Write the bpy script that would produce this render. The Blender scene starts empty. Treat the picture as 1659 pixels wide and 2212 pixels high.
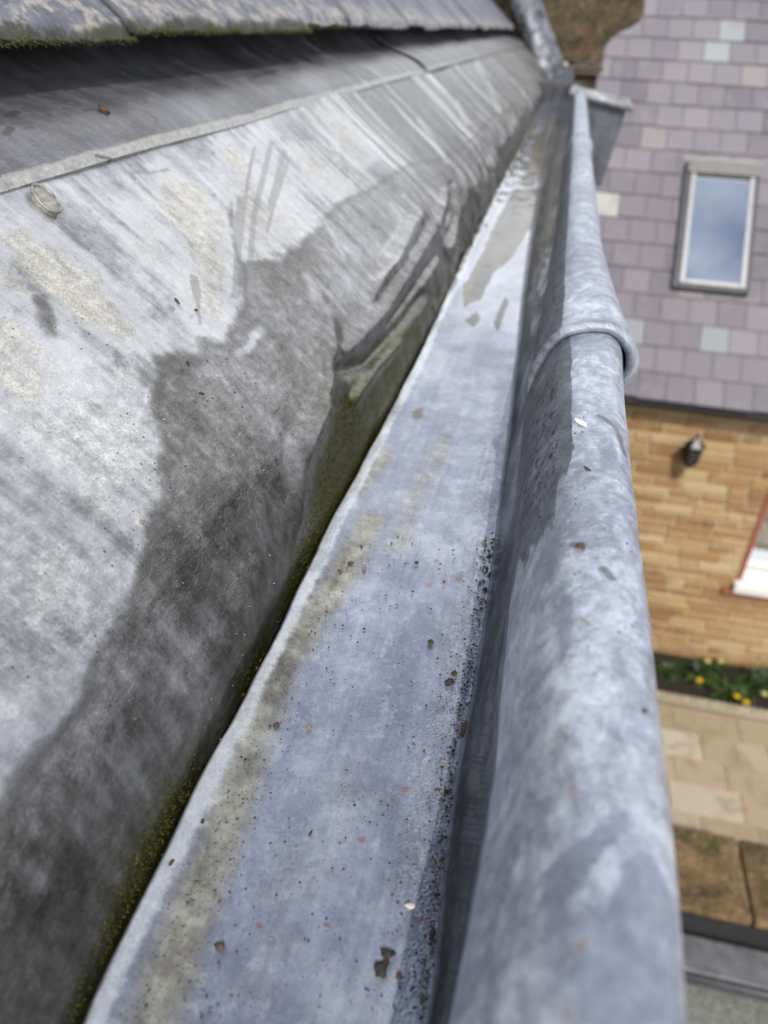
import bpy, bmesh, math, random
import numpy as np
from mathutils import Matrix, Vector
random.seed(5); rng = np.random.default_rng(7)
C = bpy.context.scene.collection
sc = bpy.context.scene

# ------------------------------------------------------------------ camera, sky, sun, exposure
ZC = 5.46                                   # the lens is this far above the paving
MR = np.array([[0.97674, -0.14825, 0.15495], [0.21025, 0.51977, -0.82803], [0.04222, 0.84135, 0.53884]])
cam_d = bpy.data.cameras.new("camera"); cam = bpy.data.objects.new("camera", cam_d); C.objects.link(cam)
m = Matrix([list(r) for r in MR]).to_4x4(); m.translation = (0, 0, ZC); cam.matrix_world = m
cam_d.sensor_width = 36; cam_d.sensor_fit = 'VERTICAL'; cam_d.sensor_height = 36
cam_d.lens = 1660 / 2212 * 36
cam_d.clip_start = 0.005; cam_d.clip_end = 200
cam_d.dof.use_dof = True; cam_d.dof.focus_distance = 0.44
cam_d.dof.aperture_fstop = 7.0
sc.camera = cam

SUN_EL, SUN_DIR = 50.0, (0.23, -0.84)        # the sun stands behind the photographer, to the right
w = bpy.data.worlds.new("World"); sc.world = w; w.use_nodes = True
nt = w.node_tree; nt.nodes.clear()
sky = nt.nodes.new('ShaderNodeTexSky'); sky.sky_type = 'NISHITA'; sky.sun_disc = False
sky.sun_elevation = math.radians(SUN_EL); sky.sun_rotation = math.atan2(SUN_DIR[0], SUN_DIR[1])
tc = nt.nodes.new('ShaderNodeTexCoord')
cn = nt.nodes.new('ShaderNodeTexNoise'); cn.inputs['Scale'].default_value = 1.9; cn.inputs['Detail'].default_value = 7
cn.inputs['Roughness'].default_value = 0.55
nt.links.new(tc.outputs['Generated'], cn.inputs['Vector'])
cr = nt.nodes.new('ShaderNodeValToRGB'); cr.color_ramp.elements[0].position = 0.40; cr.color_ramp.elements[1].position = 0.60
sx = nt.nodes.new('ShaderNodeSeparateXYZ'); nt.links.new(tc.outputs['Generated'], sx.inputs[0])
ma = nt.nodes.new('ShaderNodeMath'); ma.operation = 'MULTIPLY_ADD'; ma.inputs[1].default_value = -0.22; ma.inputs[2].default_value = 0.15
nt.links.new(sx.outputs['Z'], ma.inputs[0])
mb_ = nt.nodes.new('ShaderNodeMath'); nt.links.new(cn.outputs['Fac'], mb_.inputs[0]); nt.links.new(ma.outputs[0], mb_.inputs[1]); nt.links.new(mb_.outputs[0], cr.inputs['Fac'])
cm = nt.nodes.new('ShaderNodeMix'); cm.data_type = 'RGBA'; cm.inputs[7].default_value = (12.0, 12.3, 12.8, 1)
nt.links.new(cr.outputs['Color'], cm.inputs[0]); nt.links.new(sky.outputs['Color'], cm.inputs[6])
bg = nt.nodes.new('ShaderNodeBackground'); bg.inputs['Strength'].default_value = 0.11
wo = nt.nodes.new('ShaderNodeOutputWorld')
nt.links.new(cm.outputs[2], bg.inputs['Color']); nt.links.new(bg.outputs['Background'], wo.inputs['Surface'])
sd = bpy.data.lights.new("sun", 'SUN'); so = bpy.data.objects.new("sun", sd); C.objects.link(so)
sd.energy = 3.2; sd.angle = math.radians(0.55); sd.color = (1.0, 0.94, 0.85)
e = math.radians(SUN_EL); k = math.cos(e) / math.hypot(*SUN_DIR)
so.rotation_euler = Vector((SUN_DIR[0] * k, SUN_DIR[1] * k, math.sin(e))).to_track_quat('Z', 'Y').to_euler()
so.location = (3, -4, ZC + 6)
sc.view_settings.view_transform = 'Standard'; sc.view_settings.look = 'None'
sc.view_settings.exposure = 0.0; sc.view_settings.gamma = 1
sc.cycles.max_bounces = 8

# ------------------------------------------------------------------ helpers
def ray(px, py): return MR @ np.array([px - 829.5, 1106.0 - py, -1660.0])
def at_y(px, py, Y): r = ray(px, py); return r * (Y / r[1])
def at_z(px, py, Z): r = ray(px, py); return r * (Z / r[2])
def on_plane(px, py, p0, n): r = ray(px, py); return r * (np.dot(p0, n) / np.dot(r, n))
def W(p): return (p[0], p[1], p[2] + ZC)

def tag(o, label=None, cat=None, group=None, kind=None):
    for k_, v_ in (('label', label), ('category', cat), ('group', group), ('kind', kind)):
        if v_: o[k_] = v_
    return o
def thing(name, label, cat, loc=(0, 0, 0), group=None):
    o = bpy.data.objects.new(name, None); C.objects.link(o); o.location = W(loc); o.empty_display_size = 0.1
    return tag(o, label, cat, group)
def link(name, me, mat, parent=None):
    o = bpy.data.objects.new(name, me); C.objects.link(o)
    if mat: me.materials.append(mat)
    if parent is not None:
        o.parent = parent
        if parent.parent is None: o.location = -Vector(parent.location)
    return o
def np_mesh(name, V, Q, smooth=True, attrs=None):
    """V (n,3) in lens-relative metres, Q (m,4) or (m,3)."""
    V = np.asarray(V, float).copy(); V[:, 2] += ZC; Q = np.asarray(Q, np.int32)
    me = bpy.data.meshes.new(name); n, kq = len(Q), Q.shape[1]
    me.vertices.add(len(V)); me.vertices.foreach_set('co', V.astype(np.float32).ravel())
    me.loops.add(n * kq); me.loops.foreach_set('vertex_index', Q.ravel())
    me.polygons.add(n); me.polygons.foreach_set('loop_start', np.arange(0, n * kq, kq, dtype=np.int32))
    me.polygons.foreach_set('loop_total', np.full(n, kq, np.int32))
    me.polygons.foreach_set('use_smooth', np.full(n, smooth))
    for an, av in (attrs or {}).items():
        av = np.asarray(av, np.float32)
        if av.ndim == 1:
            a_ = me.attributes.new(an, 'FLOAT', 'POINT'); a_.data.foreach_set('value', av)
        else:
            a_ = me.attributes.new(an, 'FLOAT_VECTOR', 'POINT'); a_.data.foreach_set('vector', av.ravel())
    me.update(); me.validate(); return me
def grid_q(ni, nj, flip=False):
    i, j = np.meshgrid(np.arange(ni - 1), np.arange(nj - 1), indexing='ij')
    a_ = (i * nj + j).ravel(); q = np.stack([a_, a_ + 1, a_ + nj + 1, a_ + nj], 1)
    return q[:, ::-1] if flip else q

class MB:
    """collects boxes, bars and tubes into one mesh; every vertex may carry a colour value"""
    def __init__(s): s.v = []; s.f = []; s.c = []
    def add(s, verts, faces, c=0.5):
        b = len(s.v); s.v += [tuple(map(float, p)) for p in verts]; s.f += [[b + i for i in f_] for f_ in faces]; s.c += [c] * len(verts)
    def hexa(s, p, c=0.5):               # p: 8 points, bottom ring then top ring
        s.add(p, [(3, 2, 1, 0), (4, 5, 6, 7), (0, 1, 5, 4), (1, 2, 6, 5), (2, 3, 7, 6), (3, 0, 4, 7)], c)
    def box(s, a, b, c=0.5):
        (x0, y0, z0), (x1, y1, z1) = a, b
        s.hexa([(x0, y0, z0), (x1, y0, z0), (x1, y1, z0), (x0, y1, z0), (x0, y0, z1), (x1, y0, z1), (x1, y1, z1), (x0, y1, z1)], c)
    def tube(s, pts, rad, n=10, c=0.5, cap=True):
        pts = [Vector(p) for p in pts]; rad = rad if hasattr(rad, '__len__') else [rad] * len(pts); b = len(s.v)
        for i, p in enumerate(pts):
            t = (pts[min(i + 1, len(pts) - 1)] - pts[max(i - 1, 0)]).normalized()
            u = t.orthogonal().normalized() if i == 0 else (u - t * u.dot(t)).normalized()
            v = t.cross(u)
            for k_ in range(n):
                a_ = 2 * math.pi * k_ / n; q = p + (u * math.cos(a_) + v * math.sin(a_)) * rad[i]
                s.v.append(tuple(q)); s.c.append(c)
        for i in range(len(pts) - 1):
            for k_ in range(n):
                a0, a1 = b + i * n + k_, b + i * n + (k_ + 1) % n
                s.f.append([a0, a1, a1 + n, a0 + n])
        if cap: s.f.append([b + k_ for k_ in range(n)][::-1]); s.f.append([b + (len(pts) - 1) * n + k_ for k_ in range(n)])
    def build(s, name, mat, parent=None, bevel=0, smooth=False, segs=2):
        me = bpy.data.meshes.new(name); me.from_pydata([W(p) for p in s.v], [], s.f)
        a_ = me.attributes.new('tone', 'FLOAT', 'POINT'); a_.data.foreach_set('value', np.array(s.c, np.float32))
        if smooth: me.polygons.foreach_set('use_smooth', [True] * len(me.polygons))
        o = link(name, me, mat, parent)
        if bevel:
            b_ = o.modifiers.new('bevel', 'BEVEL'); b_.width = bevel; b_.segments = segs; b_.limit_method = 'ANGLE'
        return o

# value noise on numpy arrays, for shaping meshes
_perm = rng.random((64, 64, 64))
def vnoise(x, y, z=0.0):
    x, y, z = np.broadcast_arrays(np.asarray(x, float), np.asarray(y, float), np.asarray(z, float))
    xi, yi, zi = np.floor(x).astype(int), np.floor(y).astype(int), np.floor(z).astype(int)
    fx, fy, fz = x - xi, y - yi, z - zi
    fx, fy, fz = fx * fx * (3 - 2 * fx), fy * fy * (3 - 2 * fy), fz * fz * (3 - 2 * fz)
    def g(a_, b_, c_): return _perm[(xi + a_) % 64, (yi + b_) % 64, (zi + c_) % 64]
    l = lambda p, q, t: p + (q - p) * t
    return l(l(l(g(0,0,0), g(1,0,0), fx), l(g(0,1,0), g(1,1,0), fx), fy), l(l(g(0,0,1), g(1,0,1), fx), l(g(0,1,1), g(1,1,1), fx), fy), fz) * 2 - 1
def fnoise(x, y, oct_=4, z=0.0):
    t = 0; a_ = 1.0; s = 0
    for o_ in range(oct_): t = t + a_ * vnoise(np.asarray(x) * 2**o_ + 17.3 * o_, np.asarray(y) * 2**o_ + 5.1 * o_, z); s += a_; a_ *= .5
    return t / s
def sstep(a_, b_, x): t = np.clip((x - a_) / (b_ - a_), 0, 1); return t * t * (3 - 2 * t)
def sdf_poly(P, poly):
    """signed distance, positive inside; P (n,2), poly list of points"""
    poly = np.asarray(poly, float); d = np.full(len(P), 1e9); ins = np.zeros(len(P), bool)
    for i in range(len(poly)):
        a_, b_ = poly[i], poly[(i + 1) % len(poly)]; e_ = b_ - a_; w_ = P - a_
        t = np.clip((w_ @ e_) / (e_ @ e_ + 1e-12), 0, 1); q = w_ - t[:, None] * e_
        d = np.minimum(d, (q * q).sum(1))
        c1 = (a_[1] <= P[:, 1]) != (b_[1] <= P[:, 1])
        with np.errstate(divide='ignore', invalid='ignore'): xx = a_[0] + (P[:, 1] - a_[1]) / (e_[1] if e_[1] else 1e-12) * e_[0]
        ins ^= c1 & (P[:, 0] < xx)
    d = np.sqrt(d); return np.where(ins, d, -d)
def d_line(P, pts):
    pts = np.asarray(pts, float); d = np.full(len(P), 1e9)
    for a_, b_ in zip(pts[:-1], pts[1:]):
        e_ = b_ - a_; w_ = P - a_; t = np.clip((w_ @ e_) / (e_ @ e_ + 1e-12), 0, 1); q = w_ - t[:, None] * e_
        d = np.minimum(d, (q * q).sum(1))
    return np.sqrt(d)
class Curve:
    """X as a function of Y, through given points"""
    def __init__(s, pts): pts = sorted(pts); s.y = np.array([p[0] for p in pts]); s.x = np.array([p[1] for p in pts])
    def __call__(s, y):
        ly = np.log(np.maximum(y, .05)); k_ = np.log(np.maximum(s.y, .05)); t = 0
        for d_ in (-.05, -.025, 0, .025, .05): t = t + np.interp(ly + d_, k_, s.x)
        return t / 5

# ------------------------------------------------------------------ shader helper
class NT:
    def __init__(s, name):
        s.m = bpy.data.materials.new(name); s.m.use_nodes = True; s.t = s.m.node_tree; s.t.nodes.clear()
        s.out = s.t.nodes.new('ShaderNodeOutputMaterial'); s.p = s.t.nodes.new('ShaderNodeBsdfPrincipled')
        s.t.links.new(s.p.outputs[0], s.out.inputs['Surface'])
    def put(s, sock, v):
        if hasattr(v, 'is_output'): s.t.links.new(v, sock)
        elif v is not None: sock.default_value = v
    def attr(s, n, vec=False):
        a_ = s.t.nodes.new('ShaderNodeAttribute'); a_.attribute_name = n; return a_.outputs['Vector' if vec else 'Fac']
    def obj(s): return s.t.nodes.new('ShaderNodeTexCoord').outputs['Object']
    def mapv(s, v, sc_=(1, 1, 1), rot=(0, 0, 0), loc=(0, 0, 0)):
        n = s.t.nodes.new('ShaderNodeMapping'); s.put(n.inputs['Vector'], v); n.inputs['Scale'].default_value = sc_
        n.inputs['Rotation'].default_value = rot; n.inputs['Location'].default_value = loc; return n.outputs[0]
    def noise(s, v, scale, detail=4, rough=.55, dist=0):
        n = s.t.nodes.new('ShaderNodeTexNoise'); s.put(n.inputs['Vector'], v); n.inputs['Scale'].default_value = scale
        n.inputs['Detail'].default_value = detail; n.inputs['Roughness'].default_value = rough; n.inputs['Distortion'].default_value = dist
        return n.outputs['Fac']
    def voro(s, v, scale, feat='F1', rnd=1):
        n = s.t.nodes.new('ShaderNodeTexVoronoi'); s.put(n.inputs['Vector'], v); n.inputs['Scale'].default_value = scale
        n.feature = feat; n.inputs['Randomness'].default_value = rnd; return n.outputs['Distance']
    def voroc(s, v, scale):
        n = s.t.nodes.new('ShaderNodeTexVoronoi'); s.put(n.inputs['Vector'], v); n.inputs['Scale'].default_value = scale; return n.outputs['Color']
    def math(s, op, a_, b_=None, c_=None, clamp=False):
        n = s.t.nodes.new('ShaderNodeMath'); n.operation = op; n.use_clamp = clamp
        s.put(n.inputs[0], a_); s.put(n.inputs[1], b_); s.put(n.inputs[2], c_); return n.outputs[0]
    def mul(s, a_, b_): return s.math('MULTIPLY', a_, b_)
    def add(s, a_, b_): return s.math('ADD', a_, b_)
    def step(s, v, a_, b_, o0=0., o1=1.):
        n = s.t.nodes.new('ShaderNodeMapRange'); n.interpolation_type = 'SMOOTHSTEP'; s.put(n.inputs[0], v)
        n.inputs[1].default_value = a_; n.inputs[2].default_value = b_; n.inputs[3].default_value = o0; n.inputs[4].default_value = o1
        return n.outputs[0]
    def ramp(s, v, stops):
        n = s.t.nodes.new('ShaderNodeValToRGB'); s.put(n.inputs[0], v); r = n.color_ramp
        while len(r.elements) < len(stops): r.elements.new(0.5)
        for e_, (p, c) in zip(r.elements, stops): e_.position = p; e_.color = (*c, 1)
        return n.outputs[0]
    def mix(s, f, a_, b_, mode='MIX'):
        n = s.t.nodes.new('ShaderNodeMix'); n.data_type = 'RGBA'; n.blend_type = mode; n.clamp_factor = True
        s.put(n.inputs[0], f); s.put(n.inputs[6], (*a_, 1) if isinstance(a_, tuple) and len(a_) == 3 else a_)
        s.put(n.inputs[7], (*b_, 1) if isinstance(b_, tuple) and len(b_) == 3 else b_); return n.outputs[2]
    def bump(s, h, strength=.5, dist=.001, prev=None):
        n = s.t.nodes.new('ShaderNodeBump'); n.inputs['Strength'].default_value = strength; n.inputs['Distance'].default_value = dist
        s.put(n.inputs['Height'], h)
        if prev is not None: s.put(n.inputs['Normal'], prev)
        return n.outputs[0]
    def done(s, col=None, rough=None, metal=None, normal=None, spec=None, coat=None, coat_r=None):
        P = s.p.inputs
        s.put(P['Base Color'], (*col, 1) if isinstance(col, tuple) and len(col) == 3 else col); s.put(P['Roughness'], rough)
        s.put(P['Metallic'], metal); s.put(P['Normal'], normal); s.put(P['Specular IOR Level'], spec)
        s.put(P['Coat Weight'], coat); s.put(P['Coat Roughness'], coat_r); return s.m
def simple(name, col, rough=.6, metal=0., scale=30, amt=.25, bump=.2, bd=.002):
    t = NT(name); o = t.obj(); n = t.noise(o, scale, 6, .6)
    lo = tuple(c * (1 - amt) for c in col); hi = tuple(min(1, c * (1 + amt)) for c in col)
    return t.done(t.ramp(n, [(.3, lo), (.7, hi)]), rough, metal, t.bump(n, bump, bd))

# ------------------------------------------------------------------ lead: shared recipe
def lead(name, kind):
    t = NT(name); uv = t.attr('suv', True)
    big = t.noise(uv, 7, 6, .6, .4); mid = t.noise(uv, 32, 6, .62, .3); fine = t.noise(uv, 260, 3, .6); grain = t.noise(uv, 900, 2, .5)
    streak = t.noise(t.mapv(uv, (70, 5, 1)), 1, 5, .55, .3)         # runs down the slope
    brush = t.noise(t.mapv(uv, (90, 700, 1), (0, 0, .38)), 1, 3, .6)  # brushed, combed lines
    along = t.noise(t.mapv(uv, (5, 180, 1)), 1, 4, .6)
    specks = t.voro(uv, 160); sm = t.step(t.noise(uv, 25, 3), .5, .62)
    dots = t.mul(t.step(specks, .16, .07), sm)
    if kind == 'apron':
        salt = t.noise(uv, 620, 4, .7); f2 = t.noise(uv, 120, 6, .72)
        f = t.add(t.add(t.mul(big, .50), t.mul(streak, .34)), t.add(t.mul(mid, .40), t.mul(f2, .26)))
        base = t.ramp(f, [(.56, (.075, .077, .084)), (.68, (.19, .198, .22)), (.80, (.38, .395, .44)), (.95, (.62, .625, .64))])
        far = t.attr('far')
        lines = t.step(t.noise(t.mapv(uv, (30, 1.8, 1)), 1, 6, .62, .7), .47, .66)
        base = t.mix(t.mul(far, .75), base, t.ramp(t.add(t.mul(lines, .75), t.mul(f2, .3)), [(.15, (.055, .056, .056)), (.45, (.20, .20, .196)), (.9, (.76, .76, .77))]))
        cn_ = t.add(t.attr('cream'), t.add(t.mul(t.add(t.noise(uv, 45, 7, .7), -.5), .26), t.mul(t.add(streak, -.5), .16)))
        cm_ = t.step(cn_, -.05, .07)
        chalk = t.ramp(t.add(t.mul(salt, .55), t.mul(f2, .5)), [(.36, (.27, .262, .24)), (.5, (.46, .445, .40)), (.64, (.70, .68, .61))])
        base = t.mix(t.mul(cm_, t.step(t.add(streak, t.mul(mid, .6)), .55, .95, .12, .8)), base, chalk)
        rim = t.mul(t.step(cn_, -.07, -.01), t.step(cn_, .04, .0))
        base = t.mix(t.mul(rim, .5), base, (.52, .54, .59))
        wn_ = t.add(t.attr('white'), t.add(t.mul(t.add(t.noise(uv, 75, 8, .78), -.5), .75), t.mul(t.add(streak, -.5), .3)))
        wm_ = t.step(wn_, -.12, .22)
        base = t.mix(t.mul(wm_, .8), base, t.ramp(t.add(t.mul(salt, .5), t.mul(f2, .5)), [(.38, (.30, .305, .31)), (.5, (.52, .525, .53)), (.62, (.80, .80, .79))]))
        dn = t.add(t.attr('damp'), t.mul(t.add(t.noise(uv, 38, 6, .62), -.5), .07))  # damp: the darker area of the slope
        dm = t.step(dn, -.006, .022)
        dark_line = t.mul(t.step(dn, -.006, .010), t.step(dn, .04, .012))
        darkcol = t.ramp(t.add(t.add(t.mul(mid, .26), t.mul(f2, .30)), t.add(t.mul(big, .42), t.add(t.mul(streak, .10), t.mul(salt, .10)))), [(.49, (.05, .048, .045)), (.57, (.11, .108, .105)), (.64, (.21, .213, .225)), (.72, (.42, .435, .47))])
        dry = t.step(t.add(t.attr('dry'), t.mul(t.add(t.add(t.mul(big, .5), t.mul(streak, .5)), -.5), 1.6)), .25, .9)  # dry: where the dark colour is weakened
        base = t.mix(t.mul(dm, t.math('SUBTRACT', .90, t.mul(dry, .62))), base, darkcol)
        base = t.mix(t.mul(t.step(t.add(t.attr('stroke'), t.mul(t.add(t.noise(uv, 90, 5, .7), -.5), 1.0)), .25, .7), .6), base, (.20, .205, .225))
        base = t.mix(t.step(salt, .58, .72, 0, .30), base, (.72, .72, .71)); base = t.mix(t.step(salt, .44, .30, 0, .35), base, (.055, .053, .05))
        base = t.mix(t.mul(t.step(brush, .58, .70), .20), base, (.10, .10, .10)); base = t.mix(t.mul(t.step(brush, .40, .30), .16), base, (.60, .60, .58))
        grime = t.step(t.add(t.attr('grime'), t.mul(t.add(t.noise(t.mapv(uv, (40, 12, 1)), 1, 6, .65), -.5), 1.1)), .3, .85)  # shade of the steep foot, put into the colour
        base = t.mix(t.mul(grime, .72), base, t.ramp(f2, [(.35, (.035, .036, .033)), (.65, (.11, .112, .11))]))
        an = t.add(t.attr('moss'), t.mul(t.add(t.noise(t.mapv(uv, (1, 2.2, 1)), 70, 6, .7), -.5), .9))
        am = t.step(an, .05, .5)
        base = t.mix(t.mul(am, .97), base, t.ramp(t.noise(uv, 220, 5, .75), [(.35, (.014, .017, .004)), (.48, (.060, .062, .008)), (.62, (.16, .145, .018)), (.75, (.26, .22, .05))]))
        base = t.mix(t.mul(dots, .85), base, (.04, .037, .033))
        rough = t.math('SUBTRACT', t.add(t.step(mid, .35, .65, .25, .42), t.mul(cm_, .12)), t.mul(dm, .03))
        nb = t.bump(t.add(t.mul(fine, .6), t.add(t.mul(salt, .5), t.mul(brush, .25))), .5, .0007)
        nb = t.bump(mid, .4, .0020, nb)
        base = t.mix(t.mul(dark_line, .4), base, (.045, .043, .04))
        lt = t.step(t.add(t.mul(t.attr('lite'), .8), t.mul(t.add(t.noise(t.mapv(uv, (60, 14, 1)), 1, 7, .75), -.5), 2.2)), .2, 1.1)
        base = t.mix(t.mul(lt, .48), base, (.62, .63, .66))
        return t.done(t.mix(1., base, (1.27, 1.245, 1.19), 'MULTIPLY'), rough, .6, nb, .5)
    if kind == 'sole':
        f = t.add(t.add(t.mul(big, .5), t.mul(mid, .35)), t.add(t.mul(fine, .14), t.mul(along, .18)))
        base = t.ramp(f, [(.45, (.135, .15, .21)), (.58, (.225, .245, .325)), (.70, (.36, .385, .46)), (.84, (.56, .575, .62))])
        salt = t.noise(uv, 560, 4, .7); f2 = t.noise(uv, 110, 6, .72)
        base = t.mix(t.step(f2, .50, .70, 0, .34), base, (.52, .535, .57)); base = t.mix(t.step(f2, .46, .30, 0, .5), base, (.17, .175, .20))
        base = t.mix(t.step(salt, .57, .72, 0, .35), base, (.66, .67, .68)); base = t.mix(t.step(salt, .42, .28, 0, .4), base, (.09, .09, .095))
        sn = t.add(t.attr('silt'), t.mul(t.add(t.noise(uv, 60, 6, .7), -.5), .8))
        silt = t.step(sn, .15, .95)
        base = t.mix(t.mul(silt, .74), base, t.ramp(t.add(t.mul(f2, .5), t.mul(mid, .5)), [(.36, (.07, .055, .03)), (.48, (.205, .18, .115)), (.62, (.42, .395, .30))]))
        gn = t.mul(t.step(t.voro(uv, 420), .24, .12), t.step(t.add(t.mul(t.attr('silt'), .5), t.noise(uv, 30, 4)), .55, .8))
        base = t.mix(t.mul(gn, .85), base, (.07, .055, .035))
        base = t.mix(t.mul(dots, .85), base, (.05, .045, .04))
        base = t.mix(t.mul(t.step(t.add(t.attr('rust'), t.mul(t.add(t.noise(uv, 260, 5, .75), -.5), 2.2)), .35, 1.1),   .7), base, (.22, .085, .045))
        lip = t.step(t.add(t.attr('lip'), t.add(t.mul(t.add(f2, -.5), .9), t.mul(t.add(big, -.5), 1.6))), .25, .9); base = t.mix(t.mul(lip, .72), base, t.ramp(t.add(t.mul(f2, .5), t.mul(salt, .5)), [(.36, (.40, .41, .44)), (.6, (.68, .69, .72))]))
        mn = t.step(t.add(t.attr('moss'), t.mul(t.add(t.noise(uv, 150, 6, .7), -.5), 1.2)), .35, .75)
        base = t.mix(t.mul(mn, .85), base, (.035, .045, .012))
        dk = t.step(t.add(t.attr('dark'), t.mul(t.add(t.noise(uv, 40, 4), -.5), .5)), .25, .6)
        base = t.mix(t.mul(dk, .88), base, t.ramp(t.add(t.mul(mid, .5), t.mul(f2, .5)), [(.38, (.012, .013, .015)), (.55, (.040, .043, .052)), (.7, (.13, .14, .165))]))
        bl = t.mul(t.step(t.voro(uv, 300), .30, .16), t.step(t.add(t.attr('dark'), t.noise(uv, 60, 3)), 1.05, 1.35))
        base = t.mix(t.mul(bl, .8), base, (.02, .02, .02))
        pd = t.step(t.add(t.attr('pool'), t.mul(t.add(t.noise(t.mapv(uv, (1, 3, 1)), 22, 5, .6), -.5), 1.2)), .3, .6)
        base = t.mix(t.mul(pd, .9), base, t.ramp(t.noise(t.mapv(uv, (4, 30, 1)), 1, 5), [(.4, (.035, .028, .012)), (.6, (.125, .105, .055))]))
        pit = t.attr('pit'); vz = t.voro(t.mapv(uv, (1, .8, 1)), 380); ring = t.mul(t.mul(t.step(vz, .30, .42), t.step(vz, .62, .46)), pit)
        pitd = t.mul(t.step(vz, .30, .12), pit)
        base = t.mix(t.mul(ring, .2), base, (.60, .61, .64)); base = t.mix(t.mul(pitd, .45), base, (.13, .13, .15))
        rough = t.add(t.step(t.add(t.noise(uv, 18, 4), t.mul(t.attr('wet'), .5)), .35, .85, .40, .12), t.mul(dk, .2))
        nb = t.bump(t.add(t.mul(fine, .5), t.mul(grain, .3)), .25, .0005)
        nb = t.bump(t.math('SUBTRACT', ring, t.mul(pitd, 1.2)), .32, .0010, nb)
        nb = t.bump(t.add(mid, t.mul(along, .3)), .25, .0016, nb)
        dryp = t.math('SUBTRACT', 1., t.mul(pd, .85))
        return t.done(t.mix(1., base, (1.18, 1.21, 1.21), 'MULTIPLY'), rough, t.mul(t.mul(dryp, .5), t.math('SUBTRACT', 1., t.mul(dk, .85))), nb, t.math('SUBTRACT', .5, t.mul(dk, .38)), t.mul(t.mul(t.attr('wet'), .9), dryp), .04)
    if kind == 'roll':
        v2 = t.mapv(uv, (1, 1, 1)); blot = t.noise(v2, 36, 8, .66, 1.0)
        f = t.add(t.mul(blot, .34), t.add(t.mul(mid, .18), t.add(t.mul(t.noise(uv, 140, 6, .7), .34), t.mul(big, .34))))
        base = t.ramp(f, [(.46, (.13, .137, .165)), (.57, (.245, .26, .305)), (.67, (.42, .435, .475)), (.80, (.66, .67, .69))])
        f2 = t.noise(uv, 120, 7, .74); salt = t.noise(uv, 520, 4, .7)
        base = t.mix(t.step(f2, .50, .70, 0, .5), base, (.60, .63, .67)); base = t.mix(t.step(f2, .47, .32, 0, .5), base, (.13, .137, .16))
        base = t.mix(t.step(salt, .57, .72, 0, .35), base, (.72, .73, .74)); base = t.mix(t.step(salt, .42, .28, 0, .35), base, (.08, .08, .085))
        pat = t.mul(t.step(t.noise(uv, 11, 4, .5, 1.4), .54, .56), .45)
        base = t.mix(pat, base, t.ramp(f2, [(.35, (.155, .163, .20)), (.65, (.25, .262, .31))]))
        dirt_and_shade = t.step(t.add(t.attr('dark'), t.mul(t.add(t.noise(t.mapv(uv, (1, 4, 1)), 25, 6, .65), -.5), .8)), .34, .44)  # inner side turned from the sun painted dark, mixed with black grime
        base = t.mix(t.mul(dirt_and_shade, .86), base, t.ramp(t.add(t.mul(mid, .5), t.mul(f2, .5)), [(.38, (.016, .017, .02)), (.54, (.06, .065, .08)), (.68, (.17, .182, .215))]))
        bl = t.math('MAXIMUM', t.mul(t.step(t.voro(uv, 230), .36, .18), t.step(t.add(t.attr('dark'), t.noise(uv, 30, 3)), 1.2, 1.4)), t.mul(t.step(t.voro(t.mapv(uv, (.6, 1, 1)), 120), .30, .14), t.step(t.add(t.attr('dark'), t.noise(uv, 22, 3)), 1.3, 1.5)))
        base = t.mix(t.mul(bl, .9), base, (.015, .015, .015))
        och = t.step(t.noise(uv, 48, 5, .7), .63, .72)
        base = t.mix(t.mul(och, .6), base, (.20, .165, .11))
        base = t.mix(t.mul(dots, .8), base, (.06, .05, .045))
        base = t.mix(t.mul(t.step(t.add(t.attr('rust'), t.mul(t.add(t.noise(uv, 230, 5, .75), -.5), 2.2)), .35, 1.1), .55), base, (.26, .13, .08))
        base = t.mix(t.mul(t.attr('lap'), .5), base, t.ramp(f2, [(.35, (.10, .105, .12)), (.65, (.24, .25, .28))]))
        pn = t.step(t.add(t.attr('patch'), t.mul(t.add(t.noise(uv, 45, 6, .65), -.5), .035)), -.004, .004)
        base = t.mix(t.mul(pn, .85), base, t.ramp(t.add(t.mul(mid, .5), t.mul(f2, .5)), [(.38, (.13, .14, .18)), (.62, (.25, .265, .32))]))
        gl = t.step(t.add(t.attr('dark_line'), t.mul(t.add(t.noise(uv, 120, 5, .7), -.5), 1.5)), .3, .9)
        base = t.mix(t.mul(gl, .7), base, (.075, .07, .06))
        nb = t.bump(t.add(t.mul(fine, .5), t.mul(grain, .3)), .3, .0006); nb = t.bump(mid, .45, .0020, nb)
        return t.done(t.mix(1., base, (1.36, 1.42, 1.48), 'MULTIPLY'), t.add(t.add(t.step(blot, .3, .7, .38, .52), t.mul(dirt_and_shade, .15)), t.mul(t.attr('lap'), .14)), t.math('SUBTRACT', .5, t.mul(dirt_and_shade, .38)), nb, .5)
    # flashing
    f = t.add(t.add(t.mul(big, .55), t.mul(streak, .20)), t.add(t.mul(mid, .33), t.mul(brush, .18)))
    base = t.ramp(f, [(.46, (.045, .044, .047)), (.60, (.095, .094, .102)), (.74, (.22, .223, .245)), (.90, (.48, .485, .51))])
    lf = t.step(t.noise(t.mapv(uv, (30, 3, 1)), 1, 4, .6, .5), .52, .68)
    base = t.mix(t.mul(t.mul(lf, t.attr('far')), .6), base, (.55, .55, .56))
    f2 = t.noise(uv, 120, 6, .72); base = t.mix(t.step(f2, .55, .72, 0, .35), base, (.42, .42, .43)); lip = t.step(t.add(t.attr('lip'), t.mul(t.add(t.noise(t.mapv(uv, (22, 60, 1)), 1, 6, .7), -.5), 1.5)), .3, .9)
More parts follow.
